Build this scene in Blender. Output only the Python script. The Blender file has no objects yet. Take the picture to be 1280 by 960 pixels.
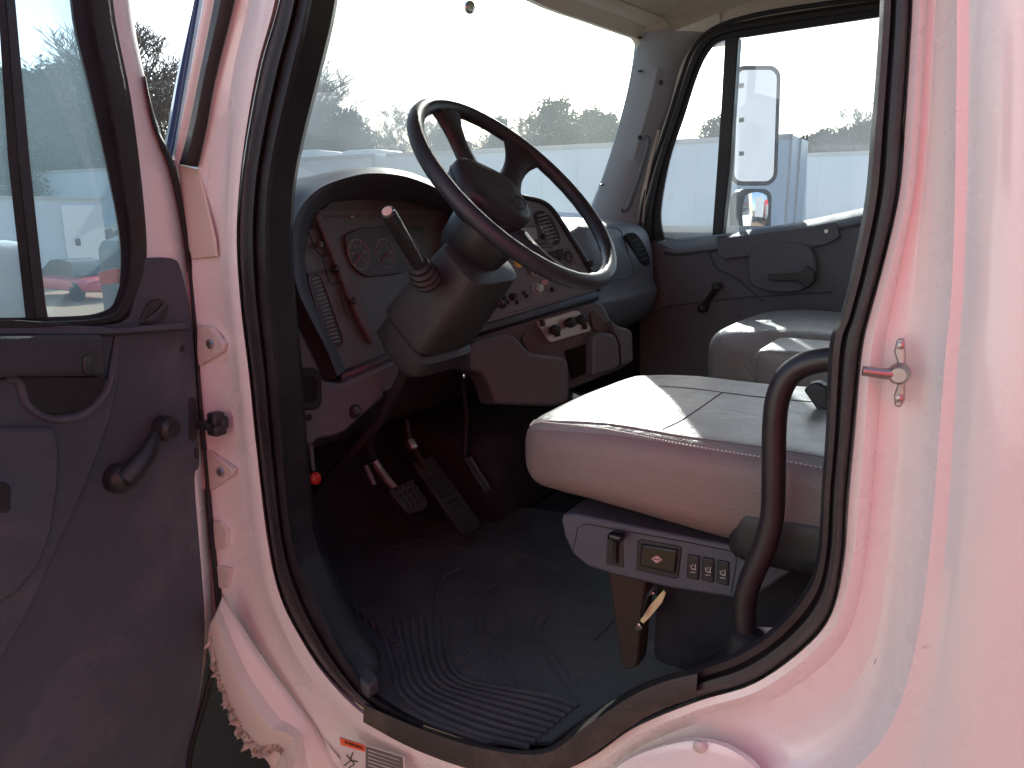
import bpy, bmesh, math, random
from mathutils import Vector, Matrix, noise
V = Vector
random.seed(7)
# ---------------------------------------------------------------- camera, sky, sun
CAM = V((0, .91, 1.85)); AZ = math.radians(31); PT = math.radians(12.6); FPX = 960.0
FW = V((math.sin(AZ)*math.cos(PT), -math.cos(AZ)*math.cos(PT), -math.sin(PT)))
RT = V((-math.cos(AZ), -math.sin(AZ), 0)); UP = RT.cross(FW)
S = bpy.context.scene
cd = bpy.data.cameras.new('camera'); co = bpy.data.objects.new('camera', cd); S.collection.objects.link(co)
co.location = CAM; co.rotation_euler = FW.to_track_quat('-Z', 'Y').to_euler()
cd.sensor_width = 36; cd.lens = 36*FPX/1280; cd.clip_start = .02; cd.clip_end = 2000
S.camera = co
SUN_EL, SUN_AZ = math.radians(26), math.radians(64)      # azimuth measured from +X (truck's front) to its right
W = bpy.data.worlds.new('World'); S.world = W; W.use_nodes = True
wn = W.node_tree; bg = wn.nodes['Background']; sky = wn.nodes.new('ShaderNodeTexSky'); sky.sky_type = 'NISHITA'
sky.sun_disc = False; sky.sun_elevation = SUN_EL
SD = V((math.cos(SUN_EL)*math.cos(SUN_AZ), -math.cos(SUN_EL)*math.sin(SUN_AZ), math.sin(SUN_EL)))
sky.sun_rotation = math.atan2(SD.x, SD.y); sky.dust_density = 1.3; sky.air_density = 1.0; sky.altitude = 200
wn.links.new(sky.outputs[0], bg.inputs[0]); bg.inputs[1].default_value = .15
sl = bpy.data.lights.new('sun', 'SUN'); so = bpy.data.objects.new('sun', sl); S.collection.objects.link(so)
sl.energy = 3.3; sl.angle = math.radians(.53); sl.color = (1, .945, .86)
so.rotation_euler = SD.to_track_quat('Z', 'Y').to_euler()
S.view_settings.view_transform = 'Standard'; S.view_settings.look = 'None'; S.view_settings.exposure = 1.1; S.view_settings.gamma = 1
S.render.engine = 'CYCLES'
S.cycles.max_bounces = 8; S.cycles.diffuse_bounces = 5; S.cycles.transparent_max_bounces = 12; S.cycles.glossy_bounces = 4
S.cycles.sample_clamp_indirect = 6

# ---------------------------------------------------------------- helpers
class Pl:                                   # a real plane in the place; h() finds where a sight line meets it
    def __init__(s, p, n): s.p = V(p); s.n = V(n).normalized()
    def h(s, x, y, off=0):
        d = FW + RT*((x-640)/FPX) + UP*((480-y)/FPX)
        t = ((s.p + s.n*off - CAM).dot(s.n))/d.dot(s.n)
        return CAM + d*t
    def hs(s, pts, off=0): return [s.h(a, b, off) for a, b in pts]
def PX(v): return Pl((v, 0, 0), (-1, 0, 0))
def PY(v): return Pl((0, v, 0), (0, 1, 0))
def PZ(v): return Pl((0, 0, v), (0, 0, 1))
INVW = {}
def link(o, parent=None):
    S.collection.objects.link(o)
    if parent is not None:
        o.parent = parent
        o.matrix_parent_inverse = Matrix.Translation(-WL[parent.name])
WL = {}
def finish(name, me, mat, parent=None, smooth=True, label=None, bevel=0, solid=0, sub=0, seg=2):
    vs = [v.co for v in me.vertices]
    lo = V((min(v[i] for v in vs) for i in range(3))); hi = V((max(v[i] for v in vs) for i in range(3)))
    c = (lo+hi)/2
    me.transform(Matrix.Translation(-c))
    o = bpy.data.objects.new(name, me); o.location = c
    if mat: me.materials.append(mat)
    WL[o.name] = c
    if smooth:
        for p in me.polygons: p.use_smooth = True
    link(o, parent)
    if solid:
        m = o.modifiers.new('s', 'SOLIDIFY'); m.thickness = solid; m.offset = -1
    if bevel:
        m = o.modifiers.new('b', 'BEVEL'); m.width = bevel; m.segments = seg; m.limit_method = 'ANGLE'; m.angle_limit = math.radians(35)
        m.harden_normals = False
    if sub:
        m = o.modifiers.new('u', 'SUBSURF'); m.levels = sub; m.render_levels = sub
    if smooth and (bevel or not sub):
        try: me.set_sharp_from_angle(angle=math.radians(38))
        except Exception: pass
    if label: o['label'] = label
    return o
def empty(name, loc, label, cat, group=None, rz=0):
    o = bpy.data.objects.new(name, None); S.collection.objects.link(o); o.location = loc; o.rotation_euler = (0, 0, rz)
    o.empty_display_size = .2; WL[o.name] = V(loc)
    o['label'] = label; o['category'] = cat
    if group: o['group'] = group
    return o
def tag(o, label=None, cat=None, group=None, kind=None):
    for k, v in (('label', label), ('category', cat), ('group', group), ('kind', kind)):
        if v: o[k] = v
    return o
class MB:                                   # collects verts and faces for ONE mesh
    def __init__(s): s.v = []; s.f = []; s.m = []
    def add(s, vs, fs, mi=0):
        n = len(s.v); s.v += [V(v) for v in vs]; s.f += [tuple(i+n for i in f) for f in fs]; s.m += [mi]*len(fs); return s
    def prism(s, pts, vec, mi=0):
        n = len(pts); vec = V(vec); b = [p+vec for p in pts]
        return s.add(pts+b, [tuple(range(n)), tuple(range(2*n-1, n-1, -1))]+[(i, i+n, (i+1) % n+n, (i+1) % n) for i in range(n)], mi)
    def box(s, c, h, R=None, mi=0):
        c = V(c); R = R or Matrix.Identity(3)
        vs = [c+R@V((a*h[0], b*h[1], d*h[2])) for a in (-1, 1) for b in (-1, 1) for d in (-1, 1)]
        return s.add(vs, [(0, 1, 3, 2), (4, 6, 7, 5), (0, 4, 5, 1), (2, 3, 7, 6), (0, 2, 6, 4), (1, 5, 7, 3)], mi)
    def rbox(s, c, h, r, R=None, n=10, fn=None, mi=0, side=None):
        c = V(c); R = R or Matrix.Identity(3); h = V(h)
        for ax in range(3):
            for sg in (-1, 1):
                vs = []
                for i in range(n+1):
                    for j in range(n+1):
                        def e(t):
                            t = 2*t/n-1; return math.sin(t*math.pi/2)
                        p = [0, 0, 0]; p[ax] = sg; p[(ax+1) % 3] = e(i)*sg; p[(ax+2) % 3] = e(j)
                        p = V((p[0]*h[0], p[1]*h[1], p[2]*h[2]))
                        q = V([max(-h[k]+r, min(h[k]-r, p[k])) for k in range(3)])
                        d = p-q
                        p = q+(d.normalized()*r if d.length > 1e-9 else d)
                        if fn: p = fn(p)
                        vs.append(c+R@p)
                s.add(vs, [(i*(n+1)+j, (i+1)*(n+1)+j, (i+1)*(n+1)+j+1, i*(n+1)+j+1) for i in range(n) for j in range(n)], mi if side is None or (ax == 2 and sg == 1) else side)
        return s
    def tube(s, pts, r, k=8, cap=True, mi=0, closed=False):
        pts = [V(p) for p in pts]; n = len(pts); rs = r if isinstance(r, (list, tuple)) else [r]*n
        t0 = (pts[1]-pts[0]).normalized(); a = t0.orthogonal().normalized(); vs = []
        for i, p in enumerate(pts):
            if closed: t = pts[(i+1) % n]-pts[i-1]
            else: t = pts[min(i+1, n-1)]-pts[max(i-1, 0)]
            t = t.normalized(); a = (a-t*a.dot(t)).normalized(); b = t.cross(a)
            vs += [p+(a*math.cos(2*math.pi*j/k)+b*math.sin(2*math.pi*j/k))*rs[i] for j in range(k)]
        m = n if closed else n-1
        fs = [(i*k+j, i*k+(j+1) % k, ((i+1) % n)*k+(j+1) % k, ((i+1) % n)*k+j) for i in range(m) for j in range(k)]
        if cap and not closed: fs += [tuple(range(k-1, -1, -1)), tuple(range((n-1)*k, n*k))]
        return s.add(vs, fs, mi)
    def lathe(s, c, axis, prof, k=20, mi=0, sx=1.0):       # prof: (distance along axis, radius)
        c = V(c); t = V(axis).normalized(); a = t.orthogonal().normalized(); b = t.cross(a); vs = []
        for d, r in prof: vs += [c+t*d+(a*math.cos(2*math.pi*j/k)*sx+b*math.sin(2*math.pi*j/k))*max(r, 1e-4) for j in range(k)]
        fs = [(i*k+j, i*k+(j+1) % k, (i+1)*k+(j+1) % k, (i+1)*k+j) for i in range(len(prof)-1) for j in range(k)]
        fs += [tuple(range(k-1, -1, -1)), tuple(range((len(prof)-1)*k, len(prof)*k))]
        return s.add(vs, fs, mi)
    def loft(s, rows, mi=0, closed=False):
        k = len(rows[0]); vs = [p for r in rows for p in r]; m = k if closed else k-1
        return s.add(vs, [(i*k+j, i*k+(j+1) % k, (i+1)*k+(j+1) % k, (i+1)*k+j) for i in range(len(rows)-1) for j in range(m)], mi)
    def build(s, name, mat, parent=None, fix=True, **kw):
        me = bpy.data.meshes.new(name); me.from_pydata(s.v, [], s.f); mats = mat if isinstance(mat, (list, tuple)) else [mat]
        if len(mats) > 1: me.polygons.foreach_set('material_index', s.m)
        if fix:
            bm = bmesh.new(); bm.from_mesh(me); bmesh.ops.remove_doubles(bm, verts=bm.verts, dist=1e-5)
            bmesh.ops.recalc_face_normals(bm, faces=bm.faces); bm.to_mesh(me); bm.free()
        o = finish(name, me, mats[0], parent, **kw)
        for m in mats[1:]: me.materials.append(m)
        return o
def cr(pts, n=6, closed=False):             # Catmull-Rom through points of any dimension
    pts = [V(p) for p in pts]; out = []; L = len(pts)
    rng = range(L) if closed else range(L-1)
    for i in rng:
        if closed: p0, p1, p2, p3 = pts[i-1], pts[i], pts[(i+1) % L], pts[(i+2) % L]
        else: p0, p1, p2, p3 = pts[max(i-1, 0)], pts[i], pts[i+1], pts[min(i+2, L-1)]
        for j in range(n):
            t = j/n
            out.append(.5*((2*p1)+(p2-p0)*t+(2*p0-5*p1+4*p2-p3)*t*t+(3*p1-p0-3*p2+p3)*t**3))
    if not closed: out.append(pts[-1])
    return out
def resamp(pts, n):
    d = [0]
    for a, b in zip(pts, pts[1:]): d.append(d[-1]+(b-a).length)
    out = []; j = 0
    for i in range(n):
        t = d[-1]*i/(n-1)
        while j < len(d)-2 and d[j+1] < t: j += 1
        u = (t-d[j])/max(d[j+1]-d[j], 1e-9); out.append(pts[j].lerp(pts[j+1], min(max(u, 0), 1)))
    return out
def slab(name, pts, pl, depth, mat, parent=None, off=0, smoothc=0, bevel=.002, label=None, vec=None):
    if smoothc: pts = [(p.x, p.y) for p in cr([V((a, b, 0)) for a, b in pts], smoothc, True)]
    P3 = pl.hs(pts, off)
    return MB().prism(P3, vec if vec is not None else -pl.n*depth).build(name, mat, parent, bevel=bevel, label=label)
def rrect(x0, y0, x1, y1, r, k=4):
    o = []
    for cx, cy, a in ((x1-r, y1-r, 0), (x0+r, y1-r, 90), (x0+r, y0+r, 180), (x1-r, y0+r, 270)):
        o += [(cx+r*math.cos(math.radians(a+90*i/k)), cy+r*math.sin(math.radians(a+90*i/k))) for i in range(k+1)]
    return o
def frame(n, upv=(0, 0, 1)):                # rotation with local z = n, local y as close to upv as possible
    z = V(n).normalized(); x = V(upv).cross(z).normalized(); y = z.cross(x)
    return Matrix((x, y, z)).transposed()

# ---------------------------------------------------------------- materials
def mat(name, col, rough=.5, var=.0, vscale=6, bump=0, bscale=200, metal=0, coat=0, spec=.5, dirt=None, dscale=3, dlo=.5, dhi=.75, sheen=0):
    m = bpy.data.materials.new(name); m.use_nodes = True; N = m.node_tree; L = N.links.new
    b = N.nodes['Principled BSDF']; b.inputs['Roughness'].default_value = rough; b.inputs['Metallic'].default_value = metal
    b.inputs['Coat Weight'].default_value = coat; b.inputs['Coat Roughness'].default_value = .08
    b.inputs['Specular IOR Level'].default_value = spec; b.inputs['Base Color'].default_value = (*col, 1)
    tc = N.nodes.new('ShaderNodeTexCoord'); src = None
    if var:
        n = N.nodes.new('ShaderNodeTexNoise'); n.inputs['Scale'].default_value = vscale; n.inputs['Detail'].default_value = 5; n.inputs['Roughness'].default_value = .65
        L(tc.outputs['Object'], n.inputs['Vector'])
        r = N.nodes.new('ShaderNodeMapRange'); r.inputs[1].default_value = .3; r.inputs[2].default_value = .7
        r.inputs[3].default_value = 1-var; r.inputs[4].default_value = 1+var; L(n.outputs[0], r.inputs[0])
        mx = N.nodes.new('ShaderNodeVectorMath'); mx.operation = 'SCALE'; mx.inputs[0].default_value = col; L(r.outputs[0], mx.inputs['Scale'])
        src = mx.outputs[0]
        r2 = N.nodes.new('ShaderNodeMapRange'); r2.inputs[1].default_value = .3; r2.inputs[2].default_value = .7
        r2.inputs[3].default_value = max(rough-.1, .02); r2.inputs[4].default_value = min(rough+.12, 1); L(n.outputs[0], r2.inputs[0]); L(r2.outputs[0], b.inputs['Roughness'])
    if dirt:
        n = N.nodes.new('ShaderNodeTexNoise'); n.inputs['Scale'].default_value = dscale; n.inputs['Detail'].default_value = 9; n.inputs['Roughness'].default_value = .72; n.inputs['Distortion'].default_value = .6
        L(tc.outputs['Object'], n.inputs['Vector'])
        r = N.nodes.new('ShaderNodeMapRange'); r.inputs[1].default_value = dlo; r.inputs[2].default_value = dhi; L(n.outputs[0], r.inputs[0])
        mx = N.nodes.new('ShaderNodeMix'); mx.data_type = 'RGBA'; L(r.outputs[0], mx.inputs[0]); mx.inputs[7].default_value = (*dirt, 1)
        if src: L(src, mx.inputs[6])
        else: mx.inputs[6].default_value = (*col, 1)
        src = mx.outputs[2]
    if src: L(src, b.inputs['Base Color'])
    if bump:
        n = N.nodes.new('ShaderNodeTexNoise'); n.inputs['Scale'].default_value = bscale; n.inputs['Detail'].default_value = 3
        L(tc.outputs['Object'], n.inputs['Vector'])
        bp = N.nodes.new('ShaderNodeBump'); bp.inputs['Strength'].default_value = bump; bp.inputs['Distance'].default_value = .003
        L(n.outputs[0], bp.inputs['Height']); L(bp.outputs[0], b.inputs['Normal'])
    return m
def glass(name, tint=(1, 1, 1), film=.0, gloss=1.0, filmcol=(.8, .82, .85), fscale=2.0):
    m = bpy.data.materials.new(name); m.use_nodes = True; N = m.node_tree; L = N.links.new
    N.nodes.remove(N.nodes['Principled BSDF']); out = N.nodes['Material Output']
    t = N.nodes.new('ShaderNodeBsdfTransparent'); t.inputs[0].default_value = (*tint, 1)
    g = N.nodes.new('ShaderNodeBsdfGlossy'); g.inputs['Roughness'].default_value = .01
    f = N.nodes.new('ShaderNodeFresnel'); f.inputs[0].default_value = 1.5
    sc = N.nodes.new('ShaderNodeMath'); sc.operation = 'MULTIPLY'; sc.inputs[1].default_value = gloss; L(f.outputs[0], sc.inputs[0])
    mx = N.nodes.new('ShaderNodeMixShader'); L(sc.outputs[0], mx.inputs[0]); L(t.outputs[0], mx.inputs[1]); L(g.outputs[0], mx.inputs[2])
    res = mx
    if film:                                 # a film of road dust on the pane that scatters the sunlight passing through
        d = N.nodes.new('ShaderNodeBsdfTranslucent'); d.inputs[0].default_value = (*filmcol, 1)
        tc = N.nodes.new('ShaderNodeTexCoord'); n = N.nodes.new('ShaderNodeTexNoise'); n.inputs['Scale'].default_value = fscale; n.inputs['Detail'].default_value = 6
        L(tc.outputs['Object'], n.inputs['Vector'])
        r = N.nodes.new('ShaderNodeMapRange'); r.inputs[1].default_value = .3; r.inputs[2].default_value = .75; r.inputs[3].default_value = film*.75; r.inputs[4].default_value = film*1.35
        L(n.outputs[0], r.inputs[0])
        m2 = N.nodes.new('ShaderNodeMixShader'); L(r.outputs[0], m2.inputs[0]); L(mx.outputs[0], m2.inputs[1]); L(d.outputs[0], m2.inputs[2]); res = m2
    L(res.outputs[0], out.inputs[0]); return m
M = dict(
 paint=mat('white_paint', (.80, .79, .76), .26, .012, 5, 0, coat=.8, dirt=(.40, .30, .22), dscale=38, dlo=.66, dhi=.76),
 paint_in=mat('cream_paint', (.60, .55, .46), .5, .05, 5),
 headliner=mat('headliner', (.42, .36, .29), .9, .06, 8, .3, 500),
 rubber=mat('black_rubber', (.016, .015, .017), .6, .25, 12, .25, 150),
 seal=mat('seal_rubber', (.024, .021, .024), .42, .2, 14, .15, 90, dirt=(.09, .075, .06), dscale=9, dlo=.6, dhi=.85),
 dash=mat('slate_plastic', (.070, .080, .098), .48, .06, 7, .35, 700, dirt=(.16, .14, .12), dscale=5, dlo=.6, dhi=.95),
 dashlt=mat('grey_plastic', (.115, .12, .132), .5, .06, 7, .35, 700, dirt=(.24, .2, .17), dscale=4, dlo=.6, dhi=.95),
 trimgrey=mat('pillar_plastic', (.31, .33, .35), .55, .05, 6, .3, 600, dirt=(.2, .15, .11), dscale=5, dlo=.55, dhi=.8),
 face=mat('panel_plastic', (.095, .11, .108), .5, .06, 9, .2, 600, dirt=(.22, .2, .16), dscale=7, dlo=.55, dhi=.85),
 black=mat('black_plastic', (.02, .02, .022), .42, .2, 10, .2, 500),
 blackgloss=mat('gloss_black', (.012, .012, .014), .12, .1, 10),
 wheel=mat('wheel_skin', (.022, .025, .032), .45, .2, 10, .3, 450, dirt=(.08, .07, .06), dscale=8, dlo=.58, dhi=.85),
 door=mat('door_plastic', (.062, .072, .088), .55, .06, 5, .4, 800, dirt=(.15, .145, .15), dscale=4.5, dlo=.52, dhi=.85),
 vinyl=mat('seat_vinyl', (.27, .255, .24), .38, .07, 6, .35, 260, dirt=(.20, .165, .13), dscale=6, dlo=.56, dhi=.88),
 stitch=mat('stitch', (.16, .15, .135), .8),
 mat_=mat('mat_rubber', (.050, .058, .064), .60, .35, 6, .5, 120, dirt=(.085, .075, .06), dscale=7, dlo=.52, dhi=.85),
 sill=mat('sill_rubber', (.034, .028, .026), .5, .2, 8, .3, 200, dirt=(.13, .10, .075), dscale=6, dlo=.52, dhi=.85),
 carpet=mat('dark_firewall', (.030, .031, .036), .95, .3, 10, .6, 300, spec=.1),
 steel=mat('steel', (.42, .40, .38), .38, .2, 15, metal=.9, dirt=(.18, .09, .05), dscale=12, dlo=.55, dhi=.8),
 chrome=mat('chrome', (.8, .8, .8), .12, metal=1),
 zinc=mat('zinc_hinge', (.62, .58, .52), .45, .08, 12, dirt=(.3, .19, .11), dscale=14, dlo=.55, dhi=.8),
 red=mat('red_plastic', (.55, .03, .02), .35), orange=mat('orange_label', (.75, .12, .04), .5), yellow=mat('yellow_tag', (.8, .42, .03), .5),
 white=mat('white_marking', (.75, .75, .73), .5), mark=mat('grey_marking', (.42, .42, .40), .6), display=mat('display', (.30, .36, .42), .25),
 labelwhite=mat('label_white', (.62, .58, .54), .5, .06, 20), labelgrey=mat('label_dark', (.13, .12, .11), .5, .1, 20),
 redmark=mat('red_marking', (.35, .02, .015), .5),
 silver=mat('silver_plastic', (.5, .5, .5), .3, metal=.5),
 paper=mat('paper', (.75, .72, .7), .8), cream=mat('glint_cream', (.75, .66, .38), .6, .1, 20),
 rust=mat('rusty_post', (.035, .022, .016), .7, .3, 14),
 fibre=mat('torn_fibreglass', (.46, .38, .31), .95, .35, 40, 1.0, 60),
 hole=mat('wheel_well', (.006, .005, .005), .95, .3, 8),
 trailer=mat('trailer_white', (.56, .60, .63), .45, .05, .6, dirt=(.40, .38, .35), dscale=1.2, dlo=.58, dhi=.9),
 trailerrail=mat('trailer_rail', (.45, .42, .39), .5, .1, 2), tyre=mat('tyre', (.02, .02, .02), .85, .2, 8),
 truckred=mat('truck_red', (.70, .03, .045), .38, .05, 2, coat=.4), truckwhite=mat('truck_white', (.8, .8, .78), .35, coat=.4),
 bark=mat('bark', (.11, .095, .08), .9, .3, 5), twig=mat('twig', (.16, .14, .12), .9, .25, 3),
 needle=mat('needles', (.055, .075, .045), .8, .4, 1.5), bush=mat('bush', (.075, .08, .05), .85, .35, 1.5),
 mirror=mat('mirror_glass', (.9, .9, .9), .015, metal=1),
 ws=glass('windscreen_glass', (.88, .95, .97), .13, .6, (.72, .84, .85)), sg=glass('side_glass', (.86, .92, .95), .07, .35, (.75, .82, .88)), dg=glass('door_glass', (.80, .88, .91), .13, .35, (.6, .78, .85), fscale=5),
)
def wrinkle(m, scale, strength, dist):
    N = m.node_tree; b = N.nodes['Principled BSDF']; tc = N.nodes.new('ShaderNodeTexCoord'); n = N.nodes.new('ShaderNodeTexNoise')
    n.inputs['Scale'].default_value = scale; n.inputs['Detail'].default_value = 4; n.inputs['Distortion'].default_value = 1.2; N.links.new(tc.outputs['Object'], n.inputs['Vector'])
    bp = N.nodes.new('ShaderNodeBump'); bp.inputs['Strength'].default_value = strength; bp.inputs['Distance'].default_value = dist; N.links.new(n.outputs[0], bp.inputs['Height'])
    old = b.inputs['Normal'].links
    if old: N.links.new(old[0].from_socket, bp.inputs['Normal'])
    N.links.new(bp.outputs[0], b.inputs['Normal'])
wrinkle(M['vinyl'], 9, .55, .012); wrinkle(M['paint'], 3, .25, .012); wrinkle(M['mat_'], 5, .5, .02); wrinkle(M['door'], 2.5, .2, .01)
# ground
def ground_mat():
    m = mat('gravel_dirt', (.40, .25, .13), .95, .25, .8, .6, 40, dirt=(.42, .32, .22), dscale=.25, dlo=.4, dhi=.65); return m
g = MB().add([(-600, -600, 0), (600, -600, 0), (600, 600, 0), (-600, 600, 0)], [(0, 1, 2, 3)]).build('ground', ground_mat(), smooth=False)
tag(g, 'orange brown dirt and gravel yard', kind='structure')

# ================================================================ THE TRUCK CAB
truck = empty('truck', (.5, -1.05, 0), 'white truck cab with its driver door open, tan seats and grey dashboard inside', 'truck')
T = truck
# ---- driver door opening: loops traced on the cab side (index-matched), Y = depth of each loop
O = [(372,-120),(352,0),(330,80),(314,160),(304,230),(300,300),(305,380),(316,470),(325,560),(340,680),(355,745),(380,795),(410,840),(454,884),(520,925),(600,955),(680,962),(735,942),(790,905),(870,872),(940,850),(1000,808),(1035,765),(1050,700),(1055,620),(1062,545),(1072,440),(1082,395),(1100,330),(1120,240),(1127,150),(1133,60),(1136,0),(1138,-120)]
I = [(405,-120),(390,0),(370,90),(352,165),(340,230),(337,300),(341,380),(350,470),(357,560),(368,672),(390,735),(421,800),(450,845),(470,872),(530,905),(605,930),(690,932),(730,902),(785,865),(865,836),(920,815),(965,785),(1007,735),(1022,690),(1027,610),(1032,540),(1037,430),(1050,395),(1065,335),(1081,250),(1089,160),(1096,70),(1100,0),(1105,-120)]
R2 = [(335,-120),(318,0),(300,80),(290,160),(285,230),(283,300),(287,380),(297,470),(306,560),(318,672),(336,750),(365,812),(398,862),(440,908),(505,945),(600,975),(690,985),(750,962),(800,925),(875,893),(950,870),(1015,825),(1052,780),(1072,705),(1082,622),(1088,545),(1096,440),(1106,390),(1122,325),(1140,240),(1148,150),(1153,60),(1156,0),(1160,-120)]
R3 = [(310,-120),(290,0),(270,90),(256,160),(247,215),(240,300),(242,380),(248,470),(256,560),(268,672),(282,752),(327,820),(362,870),(393,907),(428,960),(600,1000),(690,1010),(760,985),(810,955),(880,930),(970,912),(1050,870),(1090,815),(1105,740),(1115,640),(1124,545),(1132,440),(1140,380),(1147,310),(1155,230),(1162,150),(1167,60),(1170,0),(1174,-120)]
def l2(pts): return [(p.x, p.y) for p in cr([V((a, b, 0)) for a, b in pts], 5)]
def mixl(A, B, t): return [(a[0]*(1-t)+b[0]*t, a[1]*(1-t)+b[1]*t) for a, b in zip(A, B)]
O_, I_, R2_, R3_ = map(l2, (O, I, R2, R3))
def vary(pts, y, dy):                      # the hinge pillar on the left turns outwards, facing rearwards
    out = []
    for k, p in enumerate(pts):
        w = min(1, max(0, (68-k)/18)); out.append(PY(y+dy*w).h(*p))
    return out
mb = MB().loft([PY(-.11).hs(mixl(O_, I_, .0)), PY(-.05).hs(mixl(O_, I_, -.1)), PY(-.040).hs(mixl(O_, R2_, .25)), PY(-.036).hs(mixl(O_, R2_, .7)), PY(-.042).hs(R2_),
   vary(mixl(R2_, R3_, .25), -.058, .006), vary(mixl(R2_, R3_, .75), -.060, .016), vary(R3_, -.060, .020)])
mb.build('door_jamb', M['paint'], T, label='white painted door jamb stained with dirt, lit pink')
# outer skin right of the rabbet: ridge then flat side
i0 = 13
R3b = R3[i0:]; R4 = [(470,1010),(480,1015),(600,1040),(690,1050),(770,1035),(830,1018),(900,1005),(1010,990),(1085,945),(1125,880),(1150,780),(1165,660),(1174,545),(1182,440),(1188,385),(1192,310),(1194,230),(1195,150),(1196,60),(1196,0),(1198,-120)][:len(R3b)]
R5 = [(430,1100),(480,1100),(600,1100),(690,1100),(770,1090),(840,1080),(910,1070),(1040,1060),(1130,1000),(1165,900),(1185,780),(1196,660),(1203,545),(1209,440),(1213,385),(1216,310),(1219,230),(1221,150),(1222,60),(1222,0),(1224,-120)][:len(R3b)]
R6 = [(400,1300),(480,1300),(600,1300),(690,1300),(770,1290),(860,1280),(960,1270),(1400,1270),(1400,1150),(1400,1000),(1400,800),(1400,660),(1400,545),(1400,440),(1400,385),(1400,310),(1400,230),(1400,150),(1400,60),(1400,0),(1400,-120)][:len(R3b)]
R3b_, R4_, R5_, R6_ = map(l2, (R3b, R4, R5, R6))
MB().loft([PY(-.060).hs(R3b_), PY(-.052).hs(mixl(R3b_, R4_, .45)), PY(-.028).hs(mixl(R3b_, R4_, .85)), PY(-.018).hs(R4_), PY(-.019).hs(mixl(R4_, R5_, .6)), PY(-.012).hs(R5_), PY(-.001).hs(mixl(R5_, R6_, .1)), PY(.004).hs(mixl(R5_, R6_, .3)), PY(.004).hs(R6_)]).build('side_panel', M['paint'], T, label='white rear side panel of the cab behind the door opening')
sl_ = cr(PY(-.058).hs([(1188,-60),(1187,0),(1183,100),(1172,190),(1166,270),(1158,350),(1150,430),(1144,510),(1136,600),(1124,690),(1110,780),(1085,850)]), 14)
MB().tube(sl_, [.0005+.0013*abs(noise.noise(V((k*.7, 0, 0)))) for k in range(len(sl_))], 5).build('seam_sealer', M['trimgrey'], T)
# weather seal, left/top/bottom/right
def seal_loop(a, b, name, m, dy=0):
    o = O_[a*5:b*5+1]; i = I_[a*5:b*5+1]
    rows = [PY(-.06).hs(mixl(o, i, -.06)), PY(-.036+dy).hs(mixl(o, i, .02)), PY(-.024+dy).hs(mixl(o, i, .22)), PY(-.026+dy).hs(mixl(o, i, .42)), PY(-.040+dy).hs(mixl(o, i, .5)), PY(-.034+dy).hs(mixl(o, i, .62)), PY(-.034+dy).hs(mixl(o, i, .85)), PY(-.045+dy).hs(i), PY(-.085).hs(i)]
    MB().loft(rows).build(name, m, T)
seal_loop(0, 14, 'door_seal', M['seal']); seal_loop(19, 33, 'door_seal', M['seal'])
# inner return: black trim from the seal into the cab
i_ = I_[0:14*5+1]
ret = [[PY(-.08).h(*p) for p in i_], [PY(-.08).h(*p)+V((.0, -.05, 0)) for p in i_], [PY(-.08).h(*p)+V((.035, -.09, 0)) for p in i_]]
MB().loft(ret).build('pillar_trim', M['black'], T)
i_ = I_[19*5:]
ret = [[PY(-.08).h(*p) for p in i_], [PY(-.08).h(*p)+V((-.02, -.06, 0)) for p in i_]]
MB().loft(ret).build('pillar_trim', M['black'], T)
# upper A-pillar: black windscreen edge strip, white outer strip, tinted screen edge
A = PY(-.03)
def strip(name, L_, R_, dl, dr, m, n=5, **kw):
    a = PY(dl).hs(L_); b = PY(dr).hs(R_)
    return MB().loft([cr(a, n), cr([x.lerp(y, .5)+V((-.006, .01, 0)) for x, y in zip(a, b)], n), cr(b, n)]).build(name, m, T, solid=.006, **kw)
strip('pillar_weatherstrip', [(276,-60),(268,0),(248,100),(236,160),(224,205)], [(300,-60),(292,0),(268,100),(257,160),(246,209)], -.03, -.03, M['rubber'])
strip('pillar_skin', [(258,-60),(249,0),(232,100),(220,170),(208,240)], [(276,-60),(268,0),(248,100),(236,160),(222,240)], -.055, -.05, M['paint'])
strip('screen_edge', [(252,-60),(243,0),(222,90),(208,165),(200,200)], [(259,-60),(250,0),(232,100),(221,165),(210,215)], -.075, -.07, mat('tinted_edge', (.03, .06, .16), .15))
# cowl panel behind the hinges
MB().loft([PY(-.044).hs([(248,205),(236,300),(232,420),(240,600),(262,780)]), PY(-.045).hs([(262,205),(252,300),(254,420),(266,600),(285,780)])]).build('cowl_side', M['paint'], T)
slab('cowl_bracket', [(222,205),(248,212),(268,300),(270,320),(240,325),(232,300)], PY(-.038), .006, M['paint_in'], T, bevel=.002)
# hinges, bolts, check strap
H = PY(-.050)
def hinge(pts, bolt, lab=None):
    h = slab('door_hinge', pts, PY(-.036), .012, M['zinc'], T, bevel=.002)
    if bolt:
        MB().lathe(PY(-.036).h(*bolt), (0, 1, 0), [(0, .0095), (.002, .0105), (.004, .009), (.006, .0085), (.007, .004)], 6).build('bolt', M['steel'], h)
hinge([(246,406),(262,409),(279,431),(277,439),(252,457),(246,456)], (264,430))
hinge([(252,562),(262,564),(291,588),(290,594),(264,614),(254,612)], (277,590))
hinge([(266,652),(274,652),(283,663),(283,684),(273,688),(266,687)], None); hinge([(266,708),(278,708),(288,712),(284,735),(270,736)], None)
cs = MB(); cs.rbox(PY(-.02).h(270, 523), (.012, .014, .013), .006, n=4); cs.rbox(PY(-.02).h(271, 537), (.014, .014, .011), .005, n=4); cs.box(PY(-.015).h(262, 530), (.015, .02, .006)); cs.rbox(PY(-.03).h(280, 528), (.006, .008, .012), .004, n=3)
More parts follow.
